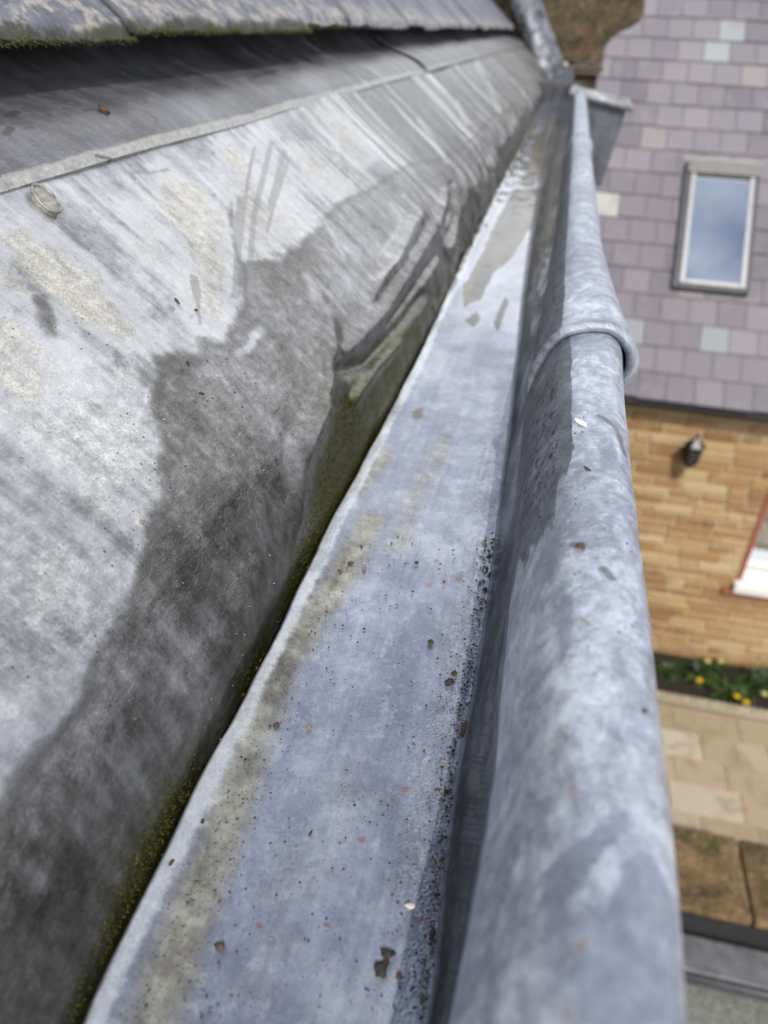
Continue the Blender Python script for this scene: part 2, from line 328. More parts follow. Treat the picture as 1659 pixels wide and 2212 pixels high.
    base = t.mix(t.mul(lip, .75), base, t.ramp(t.add(t.mul(f2, .5), t.mul(fine, .5)), [(.36, (.25, .25, .235)), (.62, (.58, .575, .53))]))
    base = t.mix(t.mul(t.step(t.add(t.attr('stroke'), t.mul(t.add(f2, -.5), 1.6)), .3, .8), .75), base, (.045, .045, .048))
    base = t.mix(t.mul(t.step(t.noise(t.mapv(uv, (60, 300, 1)), 1, 3), .72, .76), .7), base, (.6, .6, .6))
    base = t.mix(t.mul(dots, .7), base, (.06, .055, .05))
    nb = t.bump(t.add(t.mul(fine, .5), t.mul(brush, .35)), .3, .0006); nb = t.bump(mid, .25, .0015, nb)
    return t.done(base, t.step(mid, .3, .7, .28, .42), .5, nb, .5)

M_apron, M_sole, M_roll, M_flash = (lead('lead_' + k_, k_) for k_ in ('apron', 'sole', 'roll', 'flashing'))
M_leadp = simple('lead_plain', (.23, .24, .265), .45, .3, 60, .45, .4, .002)

# ------------------------------------------------------------------ the lead gutter
H = -0.32; YEND = 3.15; YG = 5.9; YS = 4.6     # end of the roll, the far gable, end of the floor
zc = lambda L, Z: Curve([(lambda q: (q[1], q[0]))(at_z(*p, Z)) for p in L])
SLp = [(175,2212),(215,2109),(250,2019),(305,1954),(340,1849),(445,1659),(500,1546),(550,1456),(600,1366),(640,1271),(720,1106),(829,912),(929,718),(1000,553),(1069,415),(1109,340),(1149,262)]
SL0 = zc(SLp, H); SL = lambda y: sum(SL0(np.maximum(y, .05) * k_) for k_ in (.86, .93, 1., 1.07, 1.15)) / 5
SR = zc([(915,2209),(929,2159),(979,1659),(1009,1531),(1049,1306),(1074,1106),(1094,938),(1114,738),(1134,553),(1160,400),(1182,280)], H)
RL = zc([(980,2209),(1064,1759),(1079,1659),(1129,1106),(1140,950),(1149,803)], -.225)
RLf = zc([(1158,790),(1170,720),(1199,553),(1216,400),(1233,250)], -.225)
RF = zc([(1175,2212),(1190,1900),(1200,1500),(1205,1200),(1210,880),(1213,760)], -.19)
RFf = zc([(1205,760),(1215,720),(1222,553),(1232,400),(1240,250)], -.19)
RR = zc([(1473,2212),(1454,1909),(1424,1606),(1399,1356),(1369,1106),(1349,903),(1340,760),(1330,690)], -.2)
RRf = zc([(1352,770),(1349,728),(1324,668),(1306,600),(1294,553),(1274,350),(1264,215)], -.2)
def ygrid(y0, y1, n, near=.07):
    a_ = np.exp(np.linspace(math.log(near), math.log(y1), n)) if y0 < near else np.exp(np.linspace(math.log(y0), math.log(y1), n))
    return np.concatenate([np.arange(y0, near, .02), a_]) if y0 < near else a_

gutter = thing('lead_gutter', 'weathered lead lined gutter with a flat wet floor running away under the slate eaves', 'gutter', (-.06, 1.5, H))

# --- left apron -------------------------------------------------
prof = [(0, 0)]                               # (dx to the left, dz up) from the foot of the slope
for ang, ln in ((80, .012), (74, .016), (68, .018), (62, .018), (56, .018), (51, .016), (47, .016), (43, .016), (40, .02)) + ((38, .03),) * 12:
    prof.append((prof[-1][0] + ln * math.cos(math.radians(ang)), prof[-1][1] + ln * math.sin(math.radians(ang))))
prof = np.array(prof); pl = np.concatenate([[0], np.cumsum(np.hypot(*np.diff(prof, axis=0).T))])
VT = pl[-1]; FOOT = -.131
def prof_at(v): return np.interp(v, pl, prof[:, 0]), np.interp(v, pl, prof[:, 1])
def on_apron(px, py, lift=0.0):
    """(Y, v) where a sight line meets the apron"""
    r = ray(px, py); v = np.linspace(0, VT * 1.3, 800); dx, dz = prof_at(v)
    e_ = np.maximum(v - VT, 0); dx = dx + e_ * .788; dz = dz + e_ * .616
    x, z = FOOT - dx, H + dz; z = z + lift * .79; x = x + lift * .61
    g = x / z - r[0] / r[2]; i = np.where((np.sign(g[:-1]) != np.sign(g[1:])) & (z[1:] < -.003))[0]
    if not len(i): return H * r[1] / r[2], 0.0
    i = i[0]
    return z[i] * r[1] / r[2], v[i]
def apron_pt(Y, v, lift=0.):
    dx, dz = prof_at(v); d2x, d2z = prof_at(v + .004); tx, tz = d2x - dx, d2z - dz; n = math.hypot(tx, tz)
    return np.array([FOOT - dx + lift * tz / n, Y, H + dz + lift * tx / n])
AU = lambda Y, v: np.stack([np.log(np.maximum(Y, .06)), np.asarray(v) / .30], -1)    # even metric for stains
apx = lambda pts: [AU(*on_apron(*p)) for p in pts]

ya = ygrid(-.5, YG, 1250); va = np.concatenate([np.linspace(-.01, .12, 110)[:-1], np.linspace(.12, .335, 125)])
Y, V = np.meshgrid(ya, va, indexing='ij'); dx, dz = prof_at(np.maximum(V, 0)); dz = np.where(V < 0, V, dz)
d2x, d2z = prof_at(np.maximum(V, 0) + .003); tx, tz = d2x - dx, d2z - dz; nn = np.hypot(tx, tz) + 1e-9; nx, nz = tz / nn, tx / nn
foot = FOOT + (SL(Y) - .0022 - FOOT) * (1 - sstep(.0, .11, V))
X = foot - dx; Z = H + dz
P2 = AU(Y, V).reshape(-1, 2)
# dents: general waviness, plus the buckles in the lower part
disp = .0035 * fnoise(Y * 3.2, V * 9, 3) + .0012 * fnoise(Y * 16, V * 22, 3) * sstep(.2, .05, V)
def crease(pts, width, amp):
    d = d_line(P2, apx(pts)).reshape(Y.shape); return amp * np.exp(-(d / width) ** 2)
for pts, wd, amp in (([(705, 700), (712, 800), (690, 880), (655, 960)], .030, .0055), ([(720, 800), (790, 780), (860, 700), (905, 640)], .022, -.0065),
                     ([(745, 760), (820, 680), (880, 590), (930, 500)], .030, .0060), ([(800, 640), (850, 560), (890, 480)], .022, .0045),
                     ([(830, 700), (880, 640), (930, 560)], .016, -.005), ([(975, 400), (978, 470), (965, 520)], .016, -.008), ([(955, 420), (945, 490)], .02, .005),
                     ([(690, 900), (650, 1000), (640, 1120)], .03, .004), ([(872, 430), (905, 465), (893, 505), (850, 570)], .028, .003),
                     ([(760, 860), (800, 800), (850, 740)], .018, .0045), ([(560, 1250), (480, 1400), (400, 1550)], .05, .003)):
    disp += crease(pts, wd, amp * 1.1)
rip = sstep(.75, 1.2, Y) * sstep(.15, .05, V)
disp += rip * .0085 * (1 - 2 * abs(fnoise(Y * 7, V * 12, 3)))
X = X + disp * nx; Z = Z + disp * nz
kx = sstep(-.012, 0, V)
attrs = {'suv': np.stack([Y, V, 0 * Y], -1).reshape(-1, 3)}
damp = sdf_poly(P2, apx([(-80,1790),(0,1700),(110,1560),(200,1440),(275,1290),(310,1180),(345,1060),(340,960),(322,850),(330,790),(316,752),(345,770),(424,757),(426,726),(480,732),(512,668),(505,556),(493,440),(503,432),(508,540),(522,560),(600,560),(670,500),(720,440),(800,400),(900,330),(1000,280),(1100,200),(1150,230),(1000,552),(830,912),(640,1271),(440,1659),(175,2211),(-300,2600)]))  # darker area with a crisp outline across the slope
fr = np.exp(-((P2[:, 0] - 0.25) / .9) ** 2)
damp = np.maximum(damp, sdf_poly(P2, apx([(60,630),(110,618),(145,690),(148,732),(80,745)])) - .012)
dry = (sstep(-.15, .45, fnoise(P2[:, 0] * 3.2, P2[:, 1] * 5, 3)) * .55 * sstep(.01, .12, damp) + .75 * sstep(-.55, .1, P2[:, 0]) * sstep(.10, .35, P2[:, 1])).clip(0, 1)  # dry: paler parts of the darker area
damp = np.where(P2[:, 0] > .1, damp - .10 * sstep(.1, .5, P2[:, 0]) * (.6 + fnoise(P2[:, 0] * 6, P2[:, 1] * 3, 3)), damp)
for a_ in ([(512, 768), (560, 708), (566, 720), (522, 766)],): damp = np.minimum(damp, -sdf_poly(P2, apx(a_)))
cream = np.full(len(P2), -1.)
for poly in ([(480,318),(495,308),(520,330),(545,380),(600,440),(640,470),(620,500),(590,480),(560,560),(540,600),(520,520),(500,440),(485,370)],
             [(330,385),(355,375),(400,390),(450,430),(495,470),(500,550),(510,660),(480,725),(425,690),(380,560),(345,450)],
             [(0,500),(60,480),(150,540),(230,600),(300,700),(310,760),(200,720),(0,640)], [(540,305),(560,300),(585,340),(640,400),(600,410),(565,360)],
             [(-60,660),(50,700),(160,820),(60,900),(-80,900)], [(280,455),(300,450),(340,520),(350,600),(310,560)], [(640,330),(680,330),(740,400),(720,420),(670,390)],
             [(700,250),(740,260),(800,330),(780,350),(730,310)]):
    cream = np.maximum(cream, sdf_poly(P2, apx(poly)))
white = np.full(len(P2), -1.)
for poly in ([(0,830),(160,830),(300,780),(345,960),(335,1150),(290,1200),(200,1130),(100,1010),(0,1000)], [(0,1180),(150,1160),(230,1240),(190,1380),(0,1500)],
             [(400,1040),(450,1050),(430,1140),(380,1180)], [(640,480),(690,520),(700,600),(660,640),(610,560)], [(700,330),(800,420),(780,440),(690,380)]):
    white = np.maximum(white, sdf_poly(P2, apx(poly)) - .02)
stroke = np.zeros(len(P2))
for pts, wd in (([(585,310),(562,395),(548,470),(540,560),(538,640)], .010), ([(608,330),(595,395),(583,450)], .012), ([(520,430),(512,530),(508,640)], .012),
                ([(545,320),(530,420),(522,520)], .006), ([(620,350),(600,420),(575,500)], .006), ([(416,600),(424,640)], .012), ([(424,640),(432,700)], .005), ([(283,372),(330,372),(362,366)], .006)):
    stroke = np.maximum(stroke, sstep(wd, wd * .6, d_line(P2, apx(pts))))
lite = np.zeros(len(P2))  # glints on the buckled lead, painted as pale strokes
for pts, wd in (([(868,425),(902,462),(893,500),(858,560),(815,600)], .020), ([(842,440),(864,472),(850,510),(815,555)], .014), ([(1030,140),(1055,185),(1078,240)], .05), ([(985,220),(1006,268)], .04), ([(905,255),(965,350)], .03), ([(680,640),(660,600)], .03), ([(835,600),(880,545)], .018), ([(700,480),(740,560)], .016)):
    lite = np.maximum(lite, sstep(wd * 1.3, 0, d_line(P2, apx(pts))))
mw = Curve([(at_z(*p, H)[1], w_) for p, w_ in (((1149,262), .4), ((1069,415), .5), ((1000,553), .5), ((929,718), .8), ((880,820), 1.5), ((829,912), 1.2), ((790,980), 1.7), ((750,1050), 1.8), ((700,1140), 1.2), ((660,1230), .6), ((600,1366), .25), ((560,1440), .55), ((530,1490), .35), ((470,1600), .2), ((400,1740), .75), ((350,1850), .8), ((290,1960), .9), ((230,2080), .35), ((175,2212), .45))])
mY = mw(Y); moss = mY * np.exp(-np.maximum(V, 0) / (.012 + .013 * mY * sstep(.3, .6, Y)))
attrs.update(lite=lite, damp=damp, dry=dry, cream=cream, white=white, stroke=stroke, moss=moss.ravel(), grime=(sstep(.085, .0, V) * (.8 + .2 * sstep(.25, .6, Y))).ravel(), far=sstep(.75, 1.5, Y).ravel())  # grime: painted shade of the foot; damp, dry: darker area and its paler parts
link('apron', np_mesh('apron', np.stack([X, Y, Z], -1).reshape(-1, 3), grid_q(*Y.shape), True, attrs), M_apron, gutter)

mb = MB()
for _ in range(26000):
    y0 = math.exp(random.uniform(math.log(.10), math.log(1.6))); m_ = float(mw(np.array([y0]))[0])
    if random.random() > (m_ - .35) * .9 * (.55 + .9 * float(fnoise(y0 * 22, 1.7, 3))): continue
    v0 = abs(random.gauss(0, .006 + .007 * min(1.5, m_))); q = apron_pt(y0, v0, .0004); q[0] += float(SL(np.array([y0]))[0]) - .0022 - FOOT
    L_ = random.uniform(.0006, .0022); d = np.array([random.uniform(.2, 1), random.uniform(-.9, .9), random.uniform(-.3, .9)]) * L_; w_ = np.array([random.uniform(-.3, .3), 1, random.uniform(-.5, .5)]) * .00035
    mb.add([q - w_, q + w_, q + d], [(0, 1, 2)])
M_moss = (lambda t: t.done(t.ramp(t.noise(t.obj(), 240, 5, .7), [(.35, (.014, .018, .004)), (.52, (.05, .055, .010)), (.70, (.15, .14, .025))]), .9))(NT('moss'))
mo_ = mb.build('moss_growth', M_moss, gutter); mo_['kind'] = 'stuff'
# --- sole with its right upstand -------------------------------
ys = ygrid(-.5, YS, 1400); s_ = np.linspace(0, 1, 210); u_ = np.linspace(0, 1, 45)[1:]
Y, S = np.meshgrid(ys, s_, indexing='ij'); xl = SL(Y) + .0011 * fnoise(Y * 26, 0 * Y, 4); xr = SR(Y)
X = xl + (xr - xl) * S; D = X - xl; DR = xr - X
lipw = .012 + .003 * fnoise(Y * 9, 0 * Y + 3, 2)
Z = H + .0026 * sstep(lipw * 1.9, lipw * .7, D) - .0035 * sstep(.003, 0, D) + .0014 * fnoise(Y * 5, X * 16, 3) + .0008 * fnoise(Y * 19, X * 45, 2)
Z = np.where(D < .0005, Z - .012, Z)
rl0 = np.where(ys < .6, RL(ys), RLf(ys)) + .0005
rl0 = Curve(list(zip(ys[::20], rl0[::20])))(ys)
Y2, U = np.meshgrid(ys, u_, indexing='ij'); xr2 = SR(Y2); tx_ = rl0[:, None]
X2 = xr2 + (tx_ - xr2) * (.12 * U + .88 * (.62 * U + .38 * sstep(0, 1, U) * U)) ; X2 = xr2 + (tx_ - xr2) * (1 - (1 - U) ** 1.35) ** .95
Z2 = (Z[:, -1:] + .0) + (-.232 - Z[:, -1:]) * U ** 1.5
Z2 = Z2 + .0012 * fnoise(Y2 * 14, U * 3, 2) * U; X2 = X2 + .0012 * fnoise(Y2 * 11, U * 3 + 9, 2) * U
YY, XX, ZZ = np.hstack([Y, Y2]), np.hstack([X, X2]), np.hstack([Z, Z2])
arc = np.hstack([X - xl, (xr - xl)[:, -1:] + U * .1]); SS = np.hstack([S, 1 + U]); DD = np.hstack([D, 0 * Y2 + .2])
SU = lambda Y_, X_: np.stack([np.log(np.maximum(Y_, .06)), X_ / .30], -1)
spx = lambda pts: [SU(*(lambda q: (q[1], q[0]))(at_z(*p, H))) for p in pts]
P2 = SU(YY, XX).reshape(-1, 2)
silt = .9 * np.exp(-(d_line(P2, spx([(330,2212),(400,2000),(470,1830),(505,1720),(560,1560),(610,1440),(680,1330),(740,1240),(800,1130)])) / .05) ** 2)
silt = np.maximum(silt, .30 * np.exp(-(d_line(P2, spx([(560,2212),(620,1900),(780,1700)])) / .12) ** 2))
silt = np.maximum(silt, .55 * np.exp(-(d_line(P2, spx([(860,1180),(900,1060),(960,960)])) / .05) ** 2) )
silt = np.maximum(silt, .8 * np.exp(-(d_line(P2, spx([(775,1060),(830,990)])) / .035) ** 2))
rust = np.zeros(len(P2))
for px, py, r in ((943,1210,.010),(925,1262,.012),(960,1257,.012),(990,1250,.012),(877,1707,.013),(783,1815,.012),(903,1982,.014),(967,1850,.012),(1005,1575,.014),(560,2000,.010),(705,1995,.008),(1075,1430,.010)):
    rust = np.maximum(rust, np.exp(-(((P2 - spx([(px, py)])[0]) ** 2).sum(1)) / r ** 2))
lip = np.exp(-((DD - .55 * .011) / .006) ** 2).ravel()
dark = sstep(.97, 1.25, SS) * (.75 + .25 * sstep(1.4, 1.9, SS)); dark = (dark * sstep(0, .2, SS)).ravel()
pit = (sstep(.028, .010, np.where(SS <= 1, np.hstack([DR, 0 * Y2]), 0.0)) * sstep(1.25, 1.0, SS) * sstep(1.1, .5, YY) * (.5 + .5 * sstep(-.2, .3, fnoise(YY * 9, SS * 5)))).ravel()
pit = pit * .8
pool = np.full(len(P2), -1.)
for poly in ([(1000,620),(1040,545),(1075,470),(1110,405),(1172,408),(1160,470),(1130,520),(1105,560),(1068,590),(1040,648),(1000,665)], [(1120,400),(1150,330),(1190,250),(1200,300),(1175,390)], [(1000,690),(1030,670),(1040,690),(1020,710)], [(1062,700),(1090,640),(1100,650),(1075,720)], [(885,885),(915,880),(915,905),(890,905)]):
    pool = np.maximum(pool, sstep(-.02, .03, sdf_poly(P2, spx(poly))))
wet = (sstep(.7, 1.3, YY) * .9 + .35 * sstep(-.1, .4, fnoise(YY * 6, SS * 2))).clip(0, 1).ravel()
mossr = (sstep(.9, 1.25, SS) * sstep(2, 1.5, SS) * sstep(.32, .2, YY) + .5 * sstep(.004, 0, DD) * mw(YY)).ravel()
attrs = {'suv': np.stack([YY, arc, 0 * YY], -1).reshape(-1, 3), 'silt': silt, 'rust': rust, 'lip': lip, 'dark': dark, 'pit': pit, 'pool': pool, 'wet': wet, 'moss': mossr}
link('sole', np_mesh('sole', np.stack([XX, YY, ZZ], -1).reshape(-1, 3), grid_q(*YY.shape, flip=True), True, attrs), M_sole, gutter)

# --- lead roll along the outer edge, in lapped bays -------------
def catmull(P, n):
    P = np.asarray(P); k_ = P.shape[-2]; t = np.linspace(0, k_ - 1 - 1e-6, n); i = t.astype(int); f = t - i
    g = lambda j: P[..., np.clip(j, 0, k_ - 1), :]
    a_, b_, c_, d_ = g(i - 1), g(i), g(i + 1), g(i + 2); f = f[:, None]
    return .5 * (2 * b_ + (c_ - a_) * f + (2 * a_ - 5 * b_ + 4 * c_ - d_) * f ** 2 + (3 * b_ - a_ - 3 * c_ + d_) * f ** 3)
def roll_bay(y0, y1, n, fl, ff, fr_, bulge, seed):
    ys = ygrid(y0, y1, n)
    if bulge: ys = np.concatenate([y0 + np.linspace(0, .03, 40), ys[ys > y0 + .032]])
    l, f, r = fl(ys), ff(ys), fr_(ys); o = .0026 if bulge else 0
    if bulge:                                     # rolled, thickened lap edge
        d = ys - y0; b = .0050 * np.exp(-((d - .006) / .0075) ** 2) + .003 ; b = (b + .001) * np.where(d < .003, np.sqrt(np.clip(d / .003, 0, 1)) * .45 + .55, 1)
    else: b = 0 * ys
    wv = .0010 * fnoise(ys * 9, 0 * ys + seed, 3)
    wd = r - f; q = lambda x, z: np.stack([x, z], -1)
    pts = np.stack([q(l - .002, -.252 + 0 * ys), q(l - b * .7, -.226 + 0 * ys), q(l + (f - l) * .45 - b * .7, -.205 + b * .3), q(f - b * .2, -.191 + b + wv), q(f + .28 * wd, -.1835 + b + wv),
                    q(f + .58 * wd, -.1815 + b + wv), q(r - .22 * wd, -.1835 + b + wv), q(r - .05 * wd + b * .5, -.1905 + b * .6), q(r + b, -.201 + 0 * ys), q(r - .001 + b, -.213 + 0 * ys), q(r - .005 + b * .6, -.228 + 0 * ys),
                    q(r - .007 + b * .3, -.25 + 0 * ys), q(r - .007, -.30 + 0 * ys), q(r - .007, -.36 + 0 * ys)], 1)
    P = catmull(pts, 110); X_, Z_ = P[..., 0], P[..., 1]; Yg = np.repeat(ys[:, None], P.shape[1], 1)
    arc = np.concatenate([np.zeros((len(ys), 1)), np.cumsum(np.hypot(np.diff(X_), np.diff(Z_)), 1)], 1)
    X_ = X_ + .0007 * fnoise(Yg * 24, arc * 30 + seed, 3); Z_ = Z_ + .0007 * fnoise(Yg * 24, arc * 30 + seed + 7, 3)
    sag = .0 * Yg
    tt = np.linspace(0, 13, P.shape[1])[None] + 0 * Yg
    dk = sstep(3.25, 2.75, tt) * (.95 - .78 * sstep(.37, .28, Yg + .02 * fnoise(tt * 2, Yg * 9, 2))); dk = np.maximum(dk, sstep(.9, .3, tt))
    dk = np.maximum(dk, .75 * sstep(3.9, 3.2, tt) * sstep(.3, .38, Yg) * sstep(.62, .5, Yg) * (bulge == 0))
    rust = np.zeros(Yg.shape)
    for px, py, r_ in ((1230,1290,.0035),(1235,1700,.004),(1430,1680,.003),(1205,2060,.004),(1222,2195,.004),(1265,2040,.003),(1250,1185,.003),(1390,2195,.004)):
        c = at_z(px, py, -.185); rust = np.maximum(rust, np.exp(-((Yg - c[1]) ** 2 + (X_ - c[0]) ** 2 * 1.2 + (Z_ + .185) ** 2) / r_ ** 2))
    PX = np.stack([X_ / .3, np.log(np.maximum(Yg, .06))], -1).reshape(-1, 2); rx = lambda L: [(lambda q: (q[0] / .3, math.log(q[1])))(at_z(*p, -.184)) for p in L]
    pa = np.maximum.reduce([sdf_poly(PX, rx(L)) for L in ([(1375,1845),(1330,1880),(1290,1990),(1255,2060),(1235,2212),(1490,2230),(1470,1950),(1405,1850)], [(1180,1840),(1270,1800),(1345,1760),(1372,1790),(1320,1840),(1260,1900),(1190,1990),(1175,1900)], [(1290,985),(1320,965),(1330,1000),(1300,1030)], [(1215,1230),(1240,1290),(1232,1400),(1210,1440)])])
    ti = np.maximum.reduce([sstep(.014, .0, d_line(PX, rx(L))) for L in ([(1292,908),(1328,928),(1352,975)], [(1240,1170),(1262,1182)], [(1300,1240),(1318,1262)])])
    pa = np.where(Z_ > -.2045, pa.reshape(Yg.shape), -1.); ti = np.where(Z_ > -.2045, ti.reshape(Yg.shape), 0.)
    V_ = np.stack([X_, Yg, Z_], -1)
    if bulge:                                     # turn the leading edge inwards so the lap shows thickness
        inn = V_[:1].copy(); cx, cz = (l[0] + r[0]) / 2, -.215; inn[..., 0] += (cx - inn[..., 0]) * .10; inn[..., 2] += (cz - inn[..., 2]) * .14; inn[..., 1] += .006
        V_ = np.concatenate([inn, V_]); arc = np.vstack([arc[:1], arc]); Yg = np.vstack([Yg[:1], Yg]); dk = np.vstack([dk[:1] * 0 + .9, dk]); rust = np.vstack([rust[:1], rust]); pa = np.vstack([pa[:1], pa]); ti = np.vstack([ti[:1], ti])
    at_ = {'suv': np.stack([Yg, arc + seed, 0 * Yg], -1).reshape(-1, 3), 'dark': dk.ravel(), 'rust': rust.ravel(), 'patch': pa.ravel(), 'dark_line': ti.ravel(), 'lap': (sstep(.030, .016, Yg - y0) * (1. if bulge else 0.)).ravel()}
    return link('roll_edge', np_mesh('roll_edge', V_.reshape(-1, 3), grid_q(*Yg.shape, flip=True), True, at_), M_roll, gutter)
off = lambda c, d_: (lambda y: c(y) + d_)
LAP1 = at_z(1270, 722, -.182)[1]; LAP2 = at_z(1245, 296, -.182)[1]
roll_bay(-.5, LAP1 + .05, 700, RL, RF, RR, 0, 0.0)
roll_bay(LAP1, LAP2 + .05, 260, RLf, RFf, RRf, 1, 3.1)
roll_bay(LAP2, YEND + .03, 120, RLf, RFf, RRf, 1, 6.7)

# ------------------------------------------------------------------ cover flashing under the slates
flash = thing('cover_flashing', 'grey lead cover flashing lapped over the gutter slope just below the slate edge', 'flashing', (-.4, 1.5, -.1))
vcf = np.median([on_apron(*p)[1] for p in ((110, 395), (250, 347), (380, 310), (500, 275), (600, 245))])
CFv = Curve([(lambda q: (q[0], q[1]))(on_apron(*p)) for p in ((0,428),(110,393),(250,346),(380,309),(440,292),(500,275),(600,245),(650,226),(740,203))])
def flash_bay(y0, y1, n, lift, seed):
    ys = ygrid(y0, y1, n, .3) if y0 < .3 else np.linspace(y0, y1, n)
    tv = np.linspace(0, 1, 120) ** 1.3; Yg, T = np.meshgrid(ys, tv, indexing='ij')
    edge = .6 * vcf + .4 * np.where(Yg < 1.9, CFv(Yg), vcf) + .0016 * fnoise(Yg * 7 + seed, 0 * Yg, 3); top = .60
    V_ = edge + (top - edge) * T; e_ = np.maximum(V_ - VT, 0); dx, dz = prof_at(np.minimum(V_, VT)); dx, dz = dx + e_ * .788, dz + e_ * .616
    L = .0035 + lift + .0022 * sstep(.02, .0, V_ - edge) * fnoise(Yg * 5 + seed, 0 * Yg, 2) + .002 * fnoise(Yg * 3.5, V_ * 10 + seed, 3) * sstep(0, .05, V_ - edge) - .002 * sstep(.010, 0, V_ - edge) - .034 * sstep(.015, .14, V_ - edge)
    X_, Z_ = FOOT - dx + L * .616, H + dz + L * .788
    V3 = np.stack([X_, Yg, Z_], -1); low = V3[:, :1].copy(); low[..., 0] -= .616 * .0035; low[..., 2] -= .788 * .0035     # the sheet's own thickness at its edge
    V3 = np.concatenate([low, V3], 1); Yg = np.concatenate([Yg[:, :1], Yg], 1); d_ = V_ - edge; d_ = np.concatenate([d_[:, :1] - .002, d_], 1)
    P2 = np.stack([np.log(np.maximum(Yg, .06)), np.concatenate([V_[:, :1], V_], 1) / .3], -1).reshape(-1, 2)
    st = np.zeros(len(P2))
    for pts, wd in (([(185,232),(208,230),(220,240)], .012), ([(232,240),(280,247)], .004), ([(310,243),(322,246)], .006), ([(325,255),(332,262)], .006), ([(327,270),(335,277)], .005), ([(545,160),(570,147),(605,137)], .012), ([(20,235),(35,222)], .012), ([(10,290),(24,272)], .01), ([(105,175),(118,186)], .006), ([(55,278),(66,273)], .006), ([(200,345),(232,350)], .007)):
        st = np.maximum(st, sstep(wd, wd * .5, d_line(P2, apx(pts))))
    at_ = {'suv': np.stack([Yg, d_ + seed, 0 * Yg], -1).reshape(-1, 3), 'lip': sstep(.014, .006, d_).ravel(), 'stroke': st, 'far': sstep(.9, 1.6, Yg).ravel()}
    o = link('flashing_sheet', np_mesh('flashing_sheet', V3.reshape(-1, 3), grid_q(*Yg.shape), True, at_), M_flash, flash)
    return o
J1 = 2.05
flash_bay(-.5, J1 + .08, 520, 0, 0); flash_bay(J1, YG, 300, .004, 2.3)
# lead clip dressed out under the edge
yc, vc = on_apron(82, 432); n_ = 28
mb = MB(); ring = []
for k_ in range(n_):
    a_ = 2 * math.pi * k_ / n_; ring.append(apron_pt(yc + .0085 * math.cos(a_) + .010 * math.sin(a_) * .3, vc + .0115 * math.sin(a_) - .003, .0045))
c0 = apron_pt(yc, vc - .003, .0050); nn_ = np.array([.62, 0, .78]); inr = [c0 + (np.array(p) - c0) * .80 - nn_ * .0004 for p in ring]; low = [np.array(p) - nn_ * .0045 for p in ring]
mb.add(low + ring + inr + [c0 + nn_ * .0006], [[i, (i + 1) % n_, n_ + (i + 1) % n_, n_ + i] for i in range(n_)] + [[n_ + i, n_ + (i + 1) % n_, 2 * n_ + (i + 1) % n_, 2 * n_ + i] for i in range(n_)] + [[2 * n_ + i, 2 * n_ + (i + 1) % n_, 3 * n_] for i in range(n_)])
mb.tube([np.array(p) - nn_ * .0003 for p in ring + ring[:1]], .0011, 8)
M_clip = simple('lead_clip', (.30, .29, .26), .42, .4, 260, .5, .5, .0008)
mb.build('clip', M_clip, flash, smooth=True)

# ------------------------------------------------------------------ eaves slates
t = NT('riven_slate'); o_ = t.obj(); uv = t.attr('suv', True); lich = t.attr('edge')
big = t.noise(uv, 9, 6, .6); rv = t.noise(t.mapv(uv, (38, 6, 1)), 1, 6, .6, .5); fi = t.noise(uv, 170, 5, .65)
base = t.ramp(t.add(t.mul(rv, .5), t.add(t.mul(big, .35), t.mul(fi, .3))), [(.44, (.05, .054, .07)), (.56, (.13, .138, .175)), (.72, (.28, .295, .35))])
base = t.mix(t.mul(t.step(t.add(t.noise(uv, 34, 7, .72), t.mul(lich, .26)),   .72, .79), .7), base, t.ramp(fi, [(.4, (.30, .27, .22)), (.6, (.50, .46, .40))]))
gm = t.step(t.add(t.mul(t.attr('moss'), .8), t.mul(t.add(t.noise(uv, 60, 6, .7), -.5), .9)), .45, .8)
base = t.mix(t.mul(gm, .9), base, t.ramp(fi, [(.4, (.010, .012, .005)), (.58, (.032, .035, .012)), (.7, (.10, .095, .05))]))
base = t.mix(t.step(t.noise(uv, 420, 4, .7), .46, .32, 0, .5), base, (.05, .05, .055)); base = t.mix(t.step(t.attr('under'), .3, .7), base, (.05, .05, .05))
M_slate = t.done(base, t.step(fi, .3, .7, .45, .7), 0., t.bump(t.add(fi, t.mul(rv, .8)), .6, .002), .45)
PITCH = math.radians(39); td = np.array([-math.cos(PITCH), 0, math.sin(PITCH)]); nd = np.array([math.sin(PITCH), 0, math.cos(PITCH)])
E0 = np.array([FOOT, 0, H]) + np.array([-prof[-1, 0], 0, prof[-1, 1]]); E0 = apron_pt(0, .375 if VT > .375 else VT - .002, .022)
E0 = np.array([-.411, 0, -.0274])
slr = thing('slate_roof', 'pitched roof of large riven grey slates with mossy lower edges above the lead', 'roof', (-.8, 1.5, .3))
